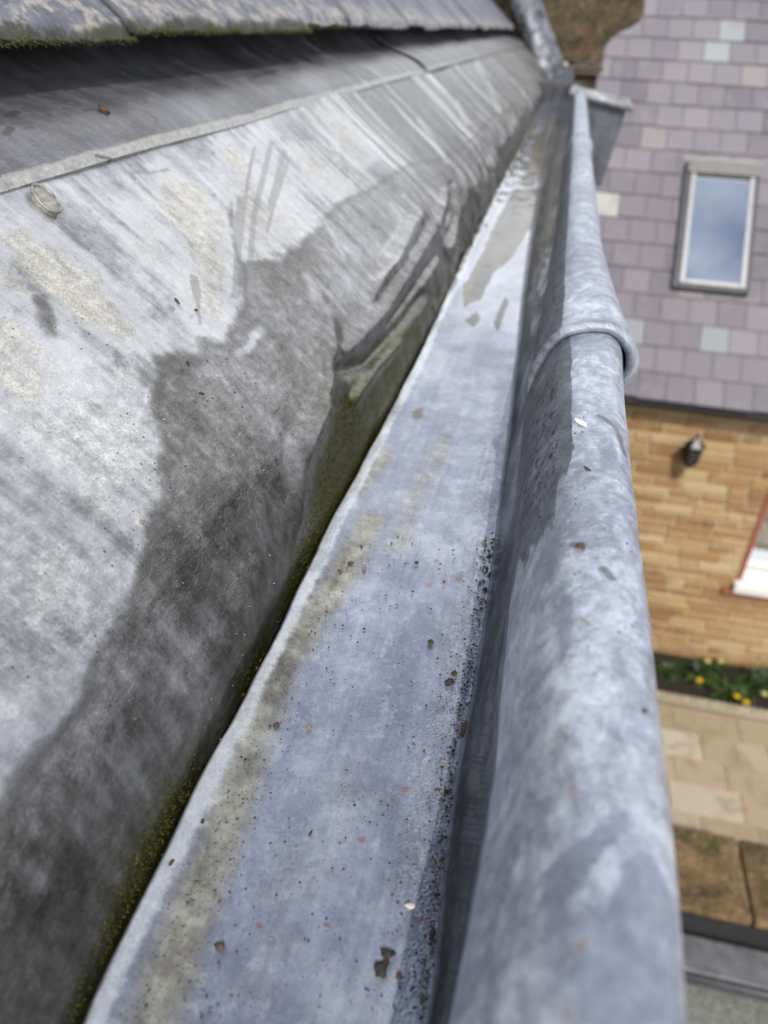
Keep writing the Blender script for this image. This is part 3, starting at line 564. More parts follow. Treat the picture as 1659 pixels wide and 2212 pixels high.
def slate_mesh(list_of, name):
    Vs, Qs, A = [], [], {'suv': [], 'edge': [], 'moss': [], 'under': []}; nb = 0
    for (y0, y1, s0, s1, lift, ms, seed, th) in list_of:
        ny, ns = max(12, int((y1 - y0) / .006)), 46
        yy = np.linspace(0, 1, ny); ss = np.linspace(0, 1, ns) ** 1.5
        Yg, Sg = np.meshgrid(yy, ss, indexing='ij'); yw = y0 + (y1 - y0) * Yg + .003 * fnoise(Sg * 6 + seed, Yg * 0 + seed, 3) * np.where(Yg < .5, 1, 1)
        ed = .004 * fnoise(yw * 14 + seed, 0 * Yg, 4) + .003 * fnoise(yw * 60, 0 * Yg + seed, 3); sw = s0 + ed * (1 - Sg) + (s1 - s0) * Sg
        rel = .0022 * fnoise(yw * 30 + seed, sw * 8, 4) + .0018 * fnoise(yw * 8, sw * 8 + seed, 3); d = sw - s0
        chip = .007 * sstep(.016, -.002, d - ed + .010 * np.maximum(0, fnoise(yw * 25 + seed, 0 * Yg + 4, 3)))
        Lt = lift + th + rel - chip; Lb = lift + 0 * rel + .001 * fnoise(yw * 25, sw * 20 + seed, 2)
        top = E0 + np.stack([td[0] * sw + nd[0] * Lt, yw, td[2] * sw + nd[2] * Lt], -1); bot = E0 + np.stack([td[0] * (sw + .002) + nd[0] * Lb, yw, td[2] * (sw + .002) + nd[2] * Lb], -1)
        n = ny * ns; Vs.append(top.reshape(-1, 3)); Vs.append(bot.reshape(-1, 3)); q = grid_q(ny, ns)
        Qs.append(q + nb); Qs.append(q[:, ::-1] + nb + n)
        I = np.arange(n).reshape(ny, ns)
        for line in (I[:, 0], I[::-1, -1], I[0, ::-1], I[-1, :]):
            a_, b_ = line[:-1], line[1:]; Qs.append(np.stack([a_, a_ + n, b_ + n, b_], 1)[:, ::-1] + nb)
        mo = ms * sstep(.028, .004, d + .012 * fnoise(yw * 12 + seed, 0 * d, 3))
        A['suv'].append(np.stack([yw, sw + seed, 0 * yw], -1).reshape(-1, 3)); A['suv'].append(np.stack([yw, sw + seed + 5, 0 * yw], -1).reshape(-1, 3))
        A['edge'] += [sstep(.13, .01, d).ravel(), (0 * d).ravel()]; A['moss'] += [mo.ravel(), (mo * sstep(.02, .0, d)).ravel()]; A['under'] += [(0 * d).ravel(), (1 + 0 * d - .9 * sstep(.012, 0, d)).ravel()]
        nb += 2 * n
    return np_mesh(name, np.concatenate(Vs), np.concatenate(Qs), True, {k_: np.concatenate(v_) for k_, v_ in A.items()})
def slate_y(px, py): q = on_plane(px, py, E0 + nd * .009, nd); return q[1]
joints = [-.45, -.05, .33, slate_y(296, 80), slate_y(672, 68), slate_y(760, 60), slate_y(835, 50)]
jl = joints[-1]
while jl < YG: jl += .235 + .05 * random.random(); joints.append(jl)
print('JOINTS', [round(j, 2) for j in joints])
sl = []
for i, (a_, b_) in enumerate(zip(joints[:-1], joints[1:])):
    ms = 1.0 if b_ < slate_y(690, 68) else .45
    sl.append((a_ + (.0025 if i < 4 else .005), b_ - (.0025 if i < 4 else .005), .004 * math.sin(i * 2.1) + (0 if i < 4 else .012), .33, .0 + .005 * (i % 2), ms, i * 1.37, .0115 + .003 * random.random()))
me1 = slate_mesh(sl, 'slate_course'); link('slate_course', me1, M_slate, slr)
sl2 = []; y_ = -.6
for c_ in range(3):
    y_ = -.6 + .13 * c_
    while y_ < YG: wd = .3 + .12 * random.random(); sl2.append((y_ + .002, min(y_ + wd, YG) - .002, .30 + .26 * c_, .62 + .26 * c_, .013 + .009 * c_, .3, y_ + c_ * 9, .008)); y_ += wd
link('upper_course', slate_mesh(sl2, 'upper_course'), M_slate, slr)
# moss fringe: short blades along the lower edges of the near slates
mb = MB()
for _ in range(5200):
    y0 = random.uniform(.5, 1.62); dens = .5 + .5 * float(fnoise(y0 * 9, 0.3, 3)) + (.25 if y0 > .95 else -.05)
    if random.random() > dens: continue
    i = max(j for j in range(len(joints)) if joints[j] <= y0); s0 = sl[i][2]; s = s0 + random.uniform(-.002, .012) * random.random(); l_ = random.uniform(.002, .006)
    p = E0 + np.array([0, y0, 0]) + td * s + nd * (sl[i][4] + .002 + .006 * random.random()); d = (-td * random.uniform(.4, 1.0) + nd * random.uniform(-.5, .7) + np.array([0, random.uniform(-.6, .6), 0])) * l_
    wv = np.array([0, .0007, 0]) + nd * .0004
    mb.add([p - wv, p + wv, p + d], [(0, 1, 2)])
mo = mb.build('moss_fringe', M_moss, slr); mo['kind'] = 'stuff'
mb = MB(); mb.box((-.66, -.5, -.30), (-.60, YG, .10)); mb.build('eaves_board', simple('old_timber', (.05, .045, .04), .8), slr)

# ------------------------------------------------------------------ the far end: abutment flashing, corbel stone, hopper head
ab = thing('abutment_flashing', 'strip of pale lead dressed up the roof slope against the far stone gable', 'flashing', (-.1, YG, -.1))
def strip(rows, name, mat, parent, th=.006):
    """rows: list of cross lines (list of points); gives a thick sheet"""
    R = np.array(rows, float); R = catmull(R, 40); R = catmull(R.transpose(1, 0, 2), 50).transpose(1, 0, 2); n, k_ = R.shape[:2]
    R = R + .004 * fnoise(R[..., 2] * 30, R[..., 0] * 30, 3)[..., None] * np.array([.3, -.6, .3])
    B = R + np.array([0, th, -th * .3]); q = grid_q(n, k_); V_ = np.concatenate([R.reshape(-1, 3), B.reshape(-1, 3)]); N = n * k_; I = np.arange(N).reshape(n, k_); Q = [q, q[:, ::-1] + N]
    for line in (I[:, 0], I[::-1, -1], I[0, ::-1], I[-1, :]): Q.append(np.stack([line[:-1], line[:-1] + N, line[1:] + N, line[1:]], 1))
    at_ = {'suv': np.concatenate([np.stack([R[..., 0], R[..., 2], R[..., 1]], -1).reshape(-1, 3)] * 2), 'dark': np.zeros(2 * N), 'rust': np.zeros(2 * N)}
    return link(name, np_mesh(name, V_, np.concatenate(Q), True, at_), mat, parent)
YA = YG
strip([[at_y(1060, -90, YA + .02), at_y(1085, -92, YA), at_y(1112, -92, YA), at_y(1135, -90, YA + .04)], [at_y(1100, 0, YA + .02), at_y(1118, -2, YA - .01), at_y(1145, 0, YA), at_y(1172, 4, YA + .05)], [at_y(1128, 66, YA + .02), at_y(1142, 60, YA - .02), at_y(1165, 58, YA), at_y(1190, 60, YA + .05)],
       [at_y(1132, 82, YA + .02), at_y(1150, 84, YA - .03), at_y(1180, 88, YA - .01), at_y(1205, 96, YA + .05)], [at_y(1150, 150, YA), at_y(1165, 152, YA - .06), at_y(1190, 145, YA - .04), at_y(1218, 140, YA + .04)], [at_y(1168, 188, YA - .03), at_y(1185, 195, YA - .06), at_y(1205, 190, YA - .05), at_y(1226, 170, YA + .03)]], 'lead_strip', simple('strip_lead', (.20, .21, .24), .38, .5, 18, .75, .5, .004), ab)
strip([[at_y(1165, 196, YA - .06), at_y(1185, 210, YA - .08), at_y(1210, 212, YA - .06), at_y(1226, 206, YA - .02)], [at_y(1190, 160, YA - .04), at_y(1208, 158, YA - .06), at_y(1225, 160, YA - .03), at_y(1240, 168, YA)], [at_y(1200, 135, YA), at_y(1212, 138, YA), at_y(1224, 142, YA + .01), at_y(1238, 150, YA + .02)]], 'corner_patch', simple('lead_dark', (.09, .095, .11), .5, .2, 60, .5), ab)
t = NT('mossy_sandstone'); o_ = t.obj(); n1 = t.noise(o_, 14, 8, .7); n2 = t.noise(o_, 60, 5, .7)
base = t.ramp(t.add(t.mul(n1, .65), t.mul(n2, .4)), [(.38, (.035, .026, .015)), (.52, (.10, .068, .036)), (.66, (.21, .15, .09))])
base = t.mix(t.mul(t.step(t.noise(o_, 9, 8, .75), .50, .60), .85), base, (.028, .034, .010)); base = t.mix(t.mul(t.step(t.noise(o_, 40, 6, .7), .58, .66), .75), base, (.40, .35, .28))
M_sand = t.done(base, .9, 0., t.bump(t.add(n1, n2), .8, .01))
kn = thing('corbel_stone', 'brown mossy stone kneeler jutting out at the far end of the gutter', 'stone', at_y(1260, 130, YG + .1))
mb = MB(); yk = YG + .10
outl = [(1140, -60), (1400, -60), (1392, 25), (1384, 45), (1362, 60), (1345, 66), (1325, 80), (1308, 100), (1302, 138), (1222, 136), (1216, 108), (1175, 60), (1158, 20)]
f0 = [at_y(*p, yk) for p in outl]; f1 = [np.array([p[0], yk + .42, p[2]]) for p in f0]; n_ = len(outl)
mb.add(f0 + f1, [list(range(n_))[::-1], list(range(n_, 2 * n_))] + [[i, (i + 1) % n_, n_ + (i + 1) % n_, n_ + i] for i in range(n_)])
mb.build('kneeler', M_sand, kn, .012)
mb = MB(); x0, x1 = at_y(1224, 140, yk)[0], at_y(1302, 140, yk)[0]; zt = at_y(1260, 140, yk)[2]
for i in range(2): mb.box((x0, yk - .02 + .012 * i, zt - .026 * (i + 1)), (x1 + .01 - .012 * i, yk + .40, zt - .026 * i - .006), .4 + .2 * i)
mb.build('tile_creasing', simple('creasing_tile', (.16, .115, .09), .85, 0, 40, .4), kn, .003)
mb = MB(); mb.box((-1.9, yk + .03, -5.46), (x1 - .02, yk + .36, zt - .056)); mb.build('gable_wall', M_sand, kn)
pc = [at_y(1092, -92, yk), at_y(1226, 150, yk)]     # sloping gable coping behind the lead strip
mb = MB(); a_, b_ = np.array([-1.6, yk, 1.33]), np.array([at_y(1222, 120, yk)[0], yk, at_y(1222, 120, yk)[2]])
mb.hexa([a_ + [0, .03, -.5], b_ + [0, .03, -.25], b_ + [0, .36, -.25], a_ + [0, .36, -.5], a_ + [0, .0, .05], b_, b_ + [0, .38, 0], a_ + [0, .38, .05]]); mb.build('gable_coping', M_sand, kn, .01)

hp = thing('hopper_head', 'tapered grey lead rainwater hopper beside the far end of the gutter', 'rainwater hopper', at_y(1290, 390, 3.2))
M_hop = simple('hopper_lead', (.13, .137, .165), .5, .25, 25, .4, .5, .004)
YH = 3.06; fr_ = [at_y(*p, YH) for p in ((1245, 206), (1353, 236), (1296, 398), (1228, 385))]
fb = [np.array([p[0], YH + .20, p[2] + (0 if i < 2 else .0)]) for i, p in enumerate(fr_)]; fb[0][2] = fr_[0][2]; fb[1][2] = fr_[1][2]
ins = lambda p, c: np.array(c) + (np.array(p) - np.array(c)) * .93
mb = MB(); mb.add(fr_ + fb, [(0, 3, 2, 1)[::-1], (4, 5, 6, 7)[::-1], (1, 2, 6, 5), (2, 3, 7, 6), (3, 0, 4, 7)])
mb.build('funnel', M_hop, hp, .006)
mb = MB(); top = [fr_[0] + [-.012, -.012, .0], fr_[1] + [.012, -.012, 0], fb[1] + [.012, .012, 0], fb[0] + [-.012, .012, 0]]
mb.tube([p + np.array([0, 0, .006]) for p in top + top[:1]], .013, 10); mb.build('rim', simple('rim_lead', (.36, .37, .39), .45, .3, 50, .35), hp, smooth=True)
mb = MB(); mb.add([fr_[0] - [0, -.005, .012], fr_[1] - [0, -.005, .012], fb[1] - [0, .005, .012], fb[0] - [0, .005, .012]], [(0, 1, 2, 3)]); mb.build('silt', simple('dark_silt', (.035, .03, .022), .9), hp)
mb = MB(); c_ = (fr_[2] + fr_[3]) / 2 + [0, .1, .02]; mb.tube([c_, c_ + [0, 0, -4.7]], .04, 14); mb.build('downpipe', M_hop, hp, smooth=True)
# end stop of the gutter
mb = MB(); mb.box((-.19, YS - .002, H - .03), (.05, YS + .05, -.23)); o = mb.build('end_stop', simple('end_lead', (.075, .08, .09), .5, .2, 30, .5), gutter, .004)
# our own wall below the gutter
hw = tag((lambda mb: (mb.box((-1.9, -.6, -5.46), (.040, YG + .05, -.345)), mb.build('house_wall', M_sand))[1])(MB()), 'stone house wall directly below the lead gutter', 'wall')

# ------------------------------------------------------------------ opposite house
YO = 6.5
oh = thing('opposite_house', 'stone house opposite with lilac slate roof, roof window and black eaves gutter', 'house', (2, YO, -5.46))
ze = at_y(1500, 860, YO)[2]; PR = math.radians(45); ct, st = math.cos(PR), math.sin(PR); E = np.array([0, YO - .10, ze]); rn = np.array([0, -st, ct])
def rp(x, s, l=0): return np.array([x, YO - .10 + s * ct - l * st, ze + s * st + l * ct])
def roofxy(px, py): q = on_plane(px, py, E, rn); return q[0], (q[1] - E[1]) / ct
t = NT('lilac_slate'); tn = t.attr('tone'); o_ = t.obj(); n1 = t.noise(o_, 5, 6, .6); n2 = t.noise(o_, 34, 5, .6)
base = t.ramp(tn, [(.0, (.155, .142, .168)), (.35, (.195, .178, .207)), (.60, (.228, .21, .238)), (.78, (.26, .24, .26)), (.80, (.27, .285, .31)), (.88, (.32, .35, .37)), (.92, (.44, .445, .42)), (.97, (.27, .24, .25))])
base.node.color_ramp.interpolation = 'LINEAR'
base = t.mix(t.mul(t.step(n1, .5, .68), .5), base, (.26, .23, .25)); base = t.mix(t.mul(t.step(n2, .58, .72), .6), base, (.34, .31, .29)); base = t.mix(t.mul(t.step(t.noise(o_, 11, 6, .7), .62, .72), .6), base, (.30, .24, .18))
M_osl = t.done(base, .7, 0., t.bump(t.add(n1, n2), .4, .006), .3)
g = .243; sw_ = .235; special = {}
for px, py, tone in ((1579, 52, .84), (1539, 100, .86), (1332, 440, .92), (1624, 160, .97), (1515, 722, .82), (1440, 290, .975), (1340, 705, .815)):
    x, s = roofxy(px, py); special[(int(s // g), int((x + (.5 * sw_ if int(s // g) % 2 else 0)) // sw_))] = tone
mb = MB()
for r in range(-0, 22):
    for c in range(1, 36):
        off_ = -.5 * sw_ if r % 2 else 0; x0 = c * sw_ + off_; tone = special.get((r, c), min(.76, max(0., random.gauss(.42, .17))))
        if (r, c) not in special and random.random() < .007: tone = random.choice((.81, .975))
        j = random.uniform(-.004, .004); a0, a1 = r * g - .02 + random.uniform(-.006, .006), (r + 1) * g + .03; xa, xb = x0 + .003, x0 + sw_ - .003
        mb.hexa([rp(xa, a0, .010), rp(xb, a0, .010), rp(xb, a1, -.004), rp(xa, a1, -.004), rp(xa, a0, .022 + j), rp(xb, a0, .022 + j), rp(xb, a1, .004), rp(xa, a1, .004)], tone)
mb.build('slate_roof', M_osl, oh)
mb = MB(); mb.hexa([rp(.22, -.02, -.10), rp(8.4, -.02, -.10), rp(8.4, 5.4, -.10), rp(.22, 5.4, -.10), rp(.22, -.02, -.006), rp(8.4, -.02, -.006), rp(8.4, 5.4, -.006), rp(.22, 5.4, -.006)]); mb.build('roof_deck', simple('deck', (.05, .045, .05), .9), oh)
# stone wall: coursed rubble, one mesh
t = NT('honey_stone'); tn = t.attr('tone'); o_ = t.obj(); n1 = t.noise(o_, 9, 7, .65); n2 = t.noise(o_, 45, 5, .65)
base = t.ramp(tn, [(0, (.25, .14, .058)), (.35, (.38, .23, .10)), (.65, (.47, .32, .155)), (1, (.58, .46, .28))])
base = t.mix(t.mul(t.step(n1, .45, .7), .45), base, (.50, .38, .21)); base = t.mix(t.mul(t.step(n2, .55, .7), .35), base, (.20, .12, .055))
M_stone = t.done(base, .9, 0., t.bump(t.add(n1, t.mul(n2, .6)), .7, .01))
M_mort = simple('mortar', (.50, .42, .29), .95, 0, 20, .2)
XD0 = at_y(1586, 1262, YO)[0]; zs0, zs1 = at_y(1640, 1278, YO)[2], at_y(1650, 1050, YO)[2]   # window opening
mb = MB(); z = -5.46
while z < ze - .02:
    hh = min(random.uniform(.075, .125), ze - z); x = .30 - random.random() * .2; rt = random.gauss(.45, .12)
    while x < 8.2:
        wd = random.uniform(.13, .42)
        for xa, xb in ([(x, x + wd)] if (z + hh < zs0 - .06 or z > zs1 or x + wd < XD0 or x > XD0 + .95) else [(x, XD0)] if x < XD0 else [(XD0 + .95, x + wd)] if x + wd > XD0 + .95 else []):
            if xb - xa > .02: mb.box((xa + .008, YO - random.uniform(.0, .016), z + .008), (xb - .008, YO + .08, z + hh - .008), min(1, max(0, rt + random.gauss(0, .2))))
        x += wd
    z += hh
mb.build('stone_wall', M_stone, oh, .008, segs=1)
mb = MB(); mb.box((.3, YO + .006, -5.46), (XD0 - .004, YO + .4, ze)); mb.box((XD0 + .954, YO + .006, -5.46), (8.4, YO + .4, ze)); mb.box((XD0 - .004, YO + .0065, -5.46), (XD0 + .954, YO + .4, zs0 - .002)); mb.box((XD0 - .004, YO + .0065, zs1), (XD0 + .954, YO + .4, ze)); mb.build('wall_core', M_mort, oh)
# eaves gutter
M_black = simple('black_paint', (.018, .018, .02), .35, 0, 40, .3, .1)
mb = MB(); prof_g = [(math.cos(a_) * .055, math.sin(a_) * .055) for a_ in np.linspace(math.pi, 2 * math.pi, 11)]
gy, gz = YO - .125, ze - .028; V_, Fq = [], []
for x in (.2, 8.4): V_ += [(x, gy + a_, gz + b_) for a_, b_ in prof_g] + [(x, gy + a_ * .88, gz + b_ * .88) for a_, b_ in prof_g[::-1]]
n_ = 22; mb.add(V_, [[i, (i + 1) % n_, n_ + (i + 1) % n_, n_ + i] for i in range(n_)]); mb.build('eaves_gutter', M_black, oh)
# roof window
M_frame = simple('grey_cladding', (.10, .10, .105), .4, .4, 20, .15, .05); M_silver = simple('silver_trim', (.62, .61, .60), .3, .6, 20, .1, .05); M_hood = simple('hood_cladding', (.21, .205, .195), .5, .3, 20, .1, .05)
xa, sa = roofxy(1452, 632); xb, sb = roofxy(1655, 368); xa, xb, sa, sb = xa + .0, xa + .615, sa + .015, sb - .02
mb = MB(); l0, l1 = .0, .085
def rbox(mb, x0, x1, s0, s1, l0, l1): mb.hexa([rp(x0, s0, l0), rp(x1, s0, l0), rp(x1, s1, l0), rp(x0, s1, l0), rp(x0, s0, l1), rp(x1, s0, l1), rp(x1, s1, l1), rp(x0, s1, l1)])
rw = MB(); 
for q in ((xa - .018, xa + .035, sa, sb), (xb - .035, xb, sa, sb), (xa + .035, xb - .035, sa, sa + .04)): rbox(rw, *q, l0, l1)
rwf = rw.build('roof_window', M_frame, oh, .006)
mb = MB(); rbox(mb, xa - .005, xb + .005, sb - .13, sb, .012, .115); mb.build('hood', M_hood, rwf, .01)
mb = MB(); rbox(mb, xa - .02, xb + .02, sb + .002, sb + .07, .012, .04); mb.build('head_flashing', simple('pale_lead', (.36, .35, .33), .5, .2), rwf)
mb = MB()
for q in ((xa + .037, xa + .075, sa + .042, sb - .132), (xb - .075, xb - .037, sa + .042, sb - .132), (xa + .077, xb - .077, sa + .042, sa + .075)): rbox(mb, *q, .03, .093)
mb.build('sash', M_silver, rwf, .004)
t = NT('window_glass'); M_glass = t.done((.62, .68, .74), .02, 1.0)
mb = MB(); rbox(mb, xa + .076, xb - .076, sa + .076, sb - .133, .03, .07); mb.build('pane', M_glass, rwf)
# wall window at the right edge of the photo
wx0, wx1 = XD0, XD0 + .95
M_brick = simple('red_tile', (.34, .12, .07), .8, 0, 30, .3); M_wht = simple('white_paint', (.80, .80, .79), .45, 0, 20, .04, .05)
zs = zs0
win = MB(); 
for a_, b_ in (((wx0, YO + .24, zs + .10), (wx0 + .07, YO + .31, zs1)), ((wx1 - .07, YO + .24, zs + .10), (wx1, YO + .31, zs1)), ((wx0 + .07, YO + .24, zs + .10), (wx1 - .07, YO + .31, zs + .17)), ((wx0 + .07, YO + .24, zs1 - .07), (wx1 - .07, YO + .31, zs1)), ((wx0 + .45, YO + .24, zs + .17), (wx0 + .50, YO + .31, zs1 - .07))): win.box(a_, b_)
wf = win.build('window', M_wht, oh, .006)
mb = MB(); mb.box((wx0 + .07, YO + .26, zs + .17), (wx0 + .45, YO + .28, zs1 - .07)); mb.box((wx0 + .50, YO + .26, zs + .17), (wx1 - .07, YO + .28, zs1 - .07)); mb.build('pane', M_glass, wf)
mb = MB(); mb.box((wx0 - .02, YO - .10, zs + .005), (wx1 + .02, YO + .235, zs + .095)); mb.build('sill', M_wht, wf, .01)
mb = MB(); mb.box((wx0 - .10, YO - .06, zs - .055), (wx1 + .10, YO + .09, zs + .003)); mb.build('tile_sill', M_brick, wf, .006)
mb = MB()
for i in range(5): mb.box((wx0 + .002, YO - .004, zs + .10 + i * .30), (wx0 + .05, YO + .238, zs + .39 + i * .30))
mb.build('brick_reveal', M_brick, wf, .004)

# lantern on the wall
lp = at_y(1492, 958, YO)
ln = thing('wall_lantern', 'small black lantern on a bracket on the honey stone wall', 'lantern', lp)
mb = MB(); cx, cy, cz = lp[0], YO - .17, lp[2] - .03
def frust(mb, cx, cy, z0, z1, r0, r1, n=6):
    mb.add([(cx + r0 * math.cos(a_), cy + r0 * math.sin(a_), z0) for a_ in np.linspace(0, 2 * math.pi, n, endpoint=False)] + [(cx + r1 * math.cos(a_), cy + r1 * math.sin(a_), z1) for a_ in np.linspace(0, 2 * math.pi, n, endpoint=False)], [[i, (i + 1) % n, n + (i + 1) % n, n + i] for i in range(n)] + [list(range(n))[::-1], list(range(n, 2 * n))])
frust(mb, cx, cy, cz + .10, cz + .17, .085, .015); frust(mb, cx, cy, cz + .085, cz + .10, .09, .09); frust(mb, cx, cy, cz - .09, cz - .075, .05, .055); frust(mb, cx, cy, cz + .17, cz + .20, .018, .01); frust(mb, cx, cy, cz - .12, cz - .09, .01, .035)
for k_ in range(6): a_ = k_ * math.pi / 3; mb.tube([(cx + .054 * math.cos(a_), cy + .054 * math.sin(a_), cz - .08), (cx + .078 * math.cos(a_), cy + .078 * math.sin(a_), cz + .09)], .006, 6)
mb.build('cage', M_black, ln)
mb = MB(); mb.tube([(cx, YO - .02, cz - .03), (cx, YO - .08, cz - .13), (cx, cy, cz - .12)], .012, 8); mb.box((cx - .035, YO - .03, cz - .12), (cx + .035, YO - .003, cz + .06)); mb.build('bracket', M_black, ln)
mb = MB(); frust(mb, cx, cy, cz - .074, cz + .084, .046, .068); mb.build('glass', simple('lamp_glass', (.05, .055, .06), .15, 0, 10, .1), ln)

# ------------------------------------------------------------------ ground
ZG = -5.46
t = NT('earth'); o_ = t.obj(); g_ = t.noise(o_, 3, 7, .65); o = (lambda mb: (mb.add([(-60, -60, ZG - .05), (60, -60, ZG - .05), (60, 60, ZG - .05), (-60, 60, ZG - .05)], [(0, 1, 2, 3)]), mb.build('ground', t.done(t.ramp(g_, [(.3, (.06, .05, .03)), (.7, (.13, .11, .07))]), .95)))[1])(MB()); tag(o, 'bare earth ground under the paving', 'ground', kind='structure')
ybed = at_z(1425, 1506, ZG)[1]; ytop = YO - .01
t = NT('sandstone_flag'); tn = t.attr('tone'); o_ = t.obj(); n1 = t.noise(o_, 4, 7, .65, .6); n2 = t.noise(o_, 28, 5, .65)
base = t.ramp(tn, [(0, (.25, .20, .13)), (.4, (.36, .29, .19)), (.7, (.42, .33, .24)), (1, (.55, .50, .40))])
base = t.mix(t.mul(t.step(n1, .48, .66), .55), base, (.24, .19, .11)); base = t.mix(t.mul(t.step(n2, .55, .7), .3), base, (.5, .42, .34))
M_flag = t.done(base, .85, 0., t.bump(t.add(n1, n2), .4, .006))
mb = MB(); y = 2.6; yj = []
while y < ybed - .08:
    dy = random.choice((.30, .45, .45, .60)); dy = min(dy, ybed - .075 - y); x = -1.0 - random.random() * .3
    while x < 8:
        wd = random.choice((.30, .45, .60, .60)); mb.box((x + .006, y + .006, ZG - .03), (x + wd - .006, y + dy - .006, ZG + random.uniform(-.002, .002)), min(1, max(0, random.gauss(.5, .25)))); x += wd
    y += dy
o = mb.build('paving', M_flag, None, .004, segs=1); tag(o, 'buff sandstone paving slabs in the garden below', 'paving', kind='structure')
o = (lambda mb: (mb.box((-1, 2.6, ZG - .04), (8.2, ybed - .07, ZG - .012)), mb.build('paving_bedding', M_mort))[1])(MB()); tag(o, 'pale mortar bedding in the joints of the paving', 'paving', kind='structure')
o = (lambda mb: (mb.box((-1, ybed, ZG - .03), (8.2, ytop - .01, ZG + .03)), mb.build('soil', simple('bed_soil', (.028, .02, .016), .95, 0, 60, .5, .8, .02)))[1])(MB()); tag(o, 'dark soil of the flower bed along the foot of the wall', 'flower bed', kind='structure')
# rope-topped edging
mb = MB(); x = .6
while x < 5.5:
    mb.tube([(x + .0, ybed - .065, ZG + .055), (x + .028, ybed - .025, ZG + .075), (x + .055, ybed + .01, ZG + .055)], [.020, .027, .020], 8, random.random()); x += .056
mb.box((.6, ybed - .065, ZG - .03), (5.5, ybed - .005, ZG + .05), .4)
t = NT('edging_stone'); tn = t.attr('tone'); ed = t.done(t.mix(t.noise(t.obj(), 30, 5), t.ramp(tn, [(0, (.40, .35, .25)), (1, (.62, .57, .44))]), (.32, .28, .2)), .85)
tag(mb.build('bed_edging', ed, None, smooth=True), 'pale rope topped edging between the flower bed and the paving', 'edging')
# plants
M_leaf = (lambda t: t.done(t.ramp(t.add(t.noise(t.obj(), 18, 4), t.mul(t.add(t.attr('tone'), -.5), .5)), [(.3, (.010, .026, .009)), (.5, (.024, .055, .014)), (.75, (.075, .13, .032))]), .5))(NT('leaf'))
M_yel = simple('yellow_petal', (.75, .48, .02), .6, 0, 50, .15); M_pale = simple('cream_petal', (.62, .55, .22), .6, 0, 50, .15)
def plant(px, py, flowers, mat, label, spread, nleaf):
    q = at_z(px, py, ZG + .12); c = np.array([q[0], min(q[1] + .16, ytop - .14), ZG + .03]); p_ = thing('flowering_plant', label, 'plant', c)
    mb = MB()
    for _ in range(nleaf):
        a_ = random.uniform(0, 2 * math.pi); el = random.uniform(.3, 1.35); L = random.uniform(.12, .30) * spread; wd = random.uniform(.010, .022); tn_ = random.random()
        d = np.array([math.cos(a_) * math.cos(el), math.sin(a_) * math.cos(el), math.sin(el)]); sd_ = np.array([-math.sin(a_), math.cos(a_), 0]); b = c + np.array([random.gauss(0, .04), random.gauss(0, .03), 0]) * spread; P = []
        for k_ in range(5):
            f = k_ / 4; pt = b + d * L * f - np.array([0, 0, 1]) * L * .55 * f * f; pt[1] = max(ybed + .02, min(pt[1], YO - .03)); w2 = wd * math.sin(math.pi * (.12 + .85 * f)); P += [pt - sd_ * w2, pt + np.array([0, 0, -.25 * w2]), pt + sd_ * w2]
        mb.add(P, [[3 * i + j, 3 * i + j + 1, 3 * i + j + 4, 3 * i + j + 3] for i in range(4) for j in range(2)], tn_)
    mb.build('leaves', M_leaf, p_, smooth=True)
    for fx, fy in flowers:
        f = at_z(fx, fy, ZG + .20); f[1] = min(f[1], YO - .06); fb_ = MB(); n_ = 6
        for k_ in range(n_):
            a_ = 2 * math.pi * k_ / n_; d = np.array([math.cos(a_), math.sin(a_), .25]); s2 = np.array([-math.sin(a_), math.cos(a_), 0]) * .014
            fb_.add([f, f + d * .02 - s2, f + d * .038, f + d * .02 + s2, f + d * .02 + np.array([0, 0, -.004])], [(0, 1, 4), (1, 2, 4), (2, 3, 4), (3, 0, 4)])
        fb_.tube([f + np.array([0, 0, -.01]), f + np.array([0, 0, .022])], [.012, .014], 8)
        fl = fb_.build('flower', mat, p_)
        sb_ = MB(); sb_.tube([c + np.array([0, 0, .0]), (c + f) / 2 + np.array([0, 0, .03]), f], .004, 5); sb_.build('stem', M_leaf, p_)
plant(1450, 1460, [], M_yel, 'low dark leafy plant without flowers at the start of the bed', .8, 60)
plant(1512, 1462, [(1511, 1470)], M_yel, 'leafy plant with a single yellow flower in the middle of the bed', 1.15, 110)
plant(1590, 1520, [(1592, 1505), (1612, 1518)], M_yel, 'leafy plant with two yellow flowers beside the rope edging', 1.15, 120)
plant(1545, 1440, [(1529, 1429), (1557, 1429)], M_pale, 'plant with two pale cream flowers against the foot of the wall', .9, 70)
plant(1650, 1490, [(1652, 1500)], M_pale, 'leafy plant with one cream flower at the right end of the bed', 1.2, 110)
plant(1700, 1470, [(1705, 1480)], M_yel, 'taller leafy plant with yellow flower beyond the cream flowered one', 1.2, 90)

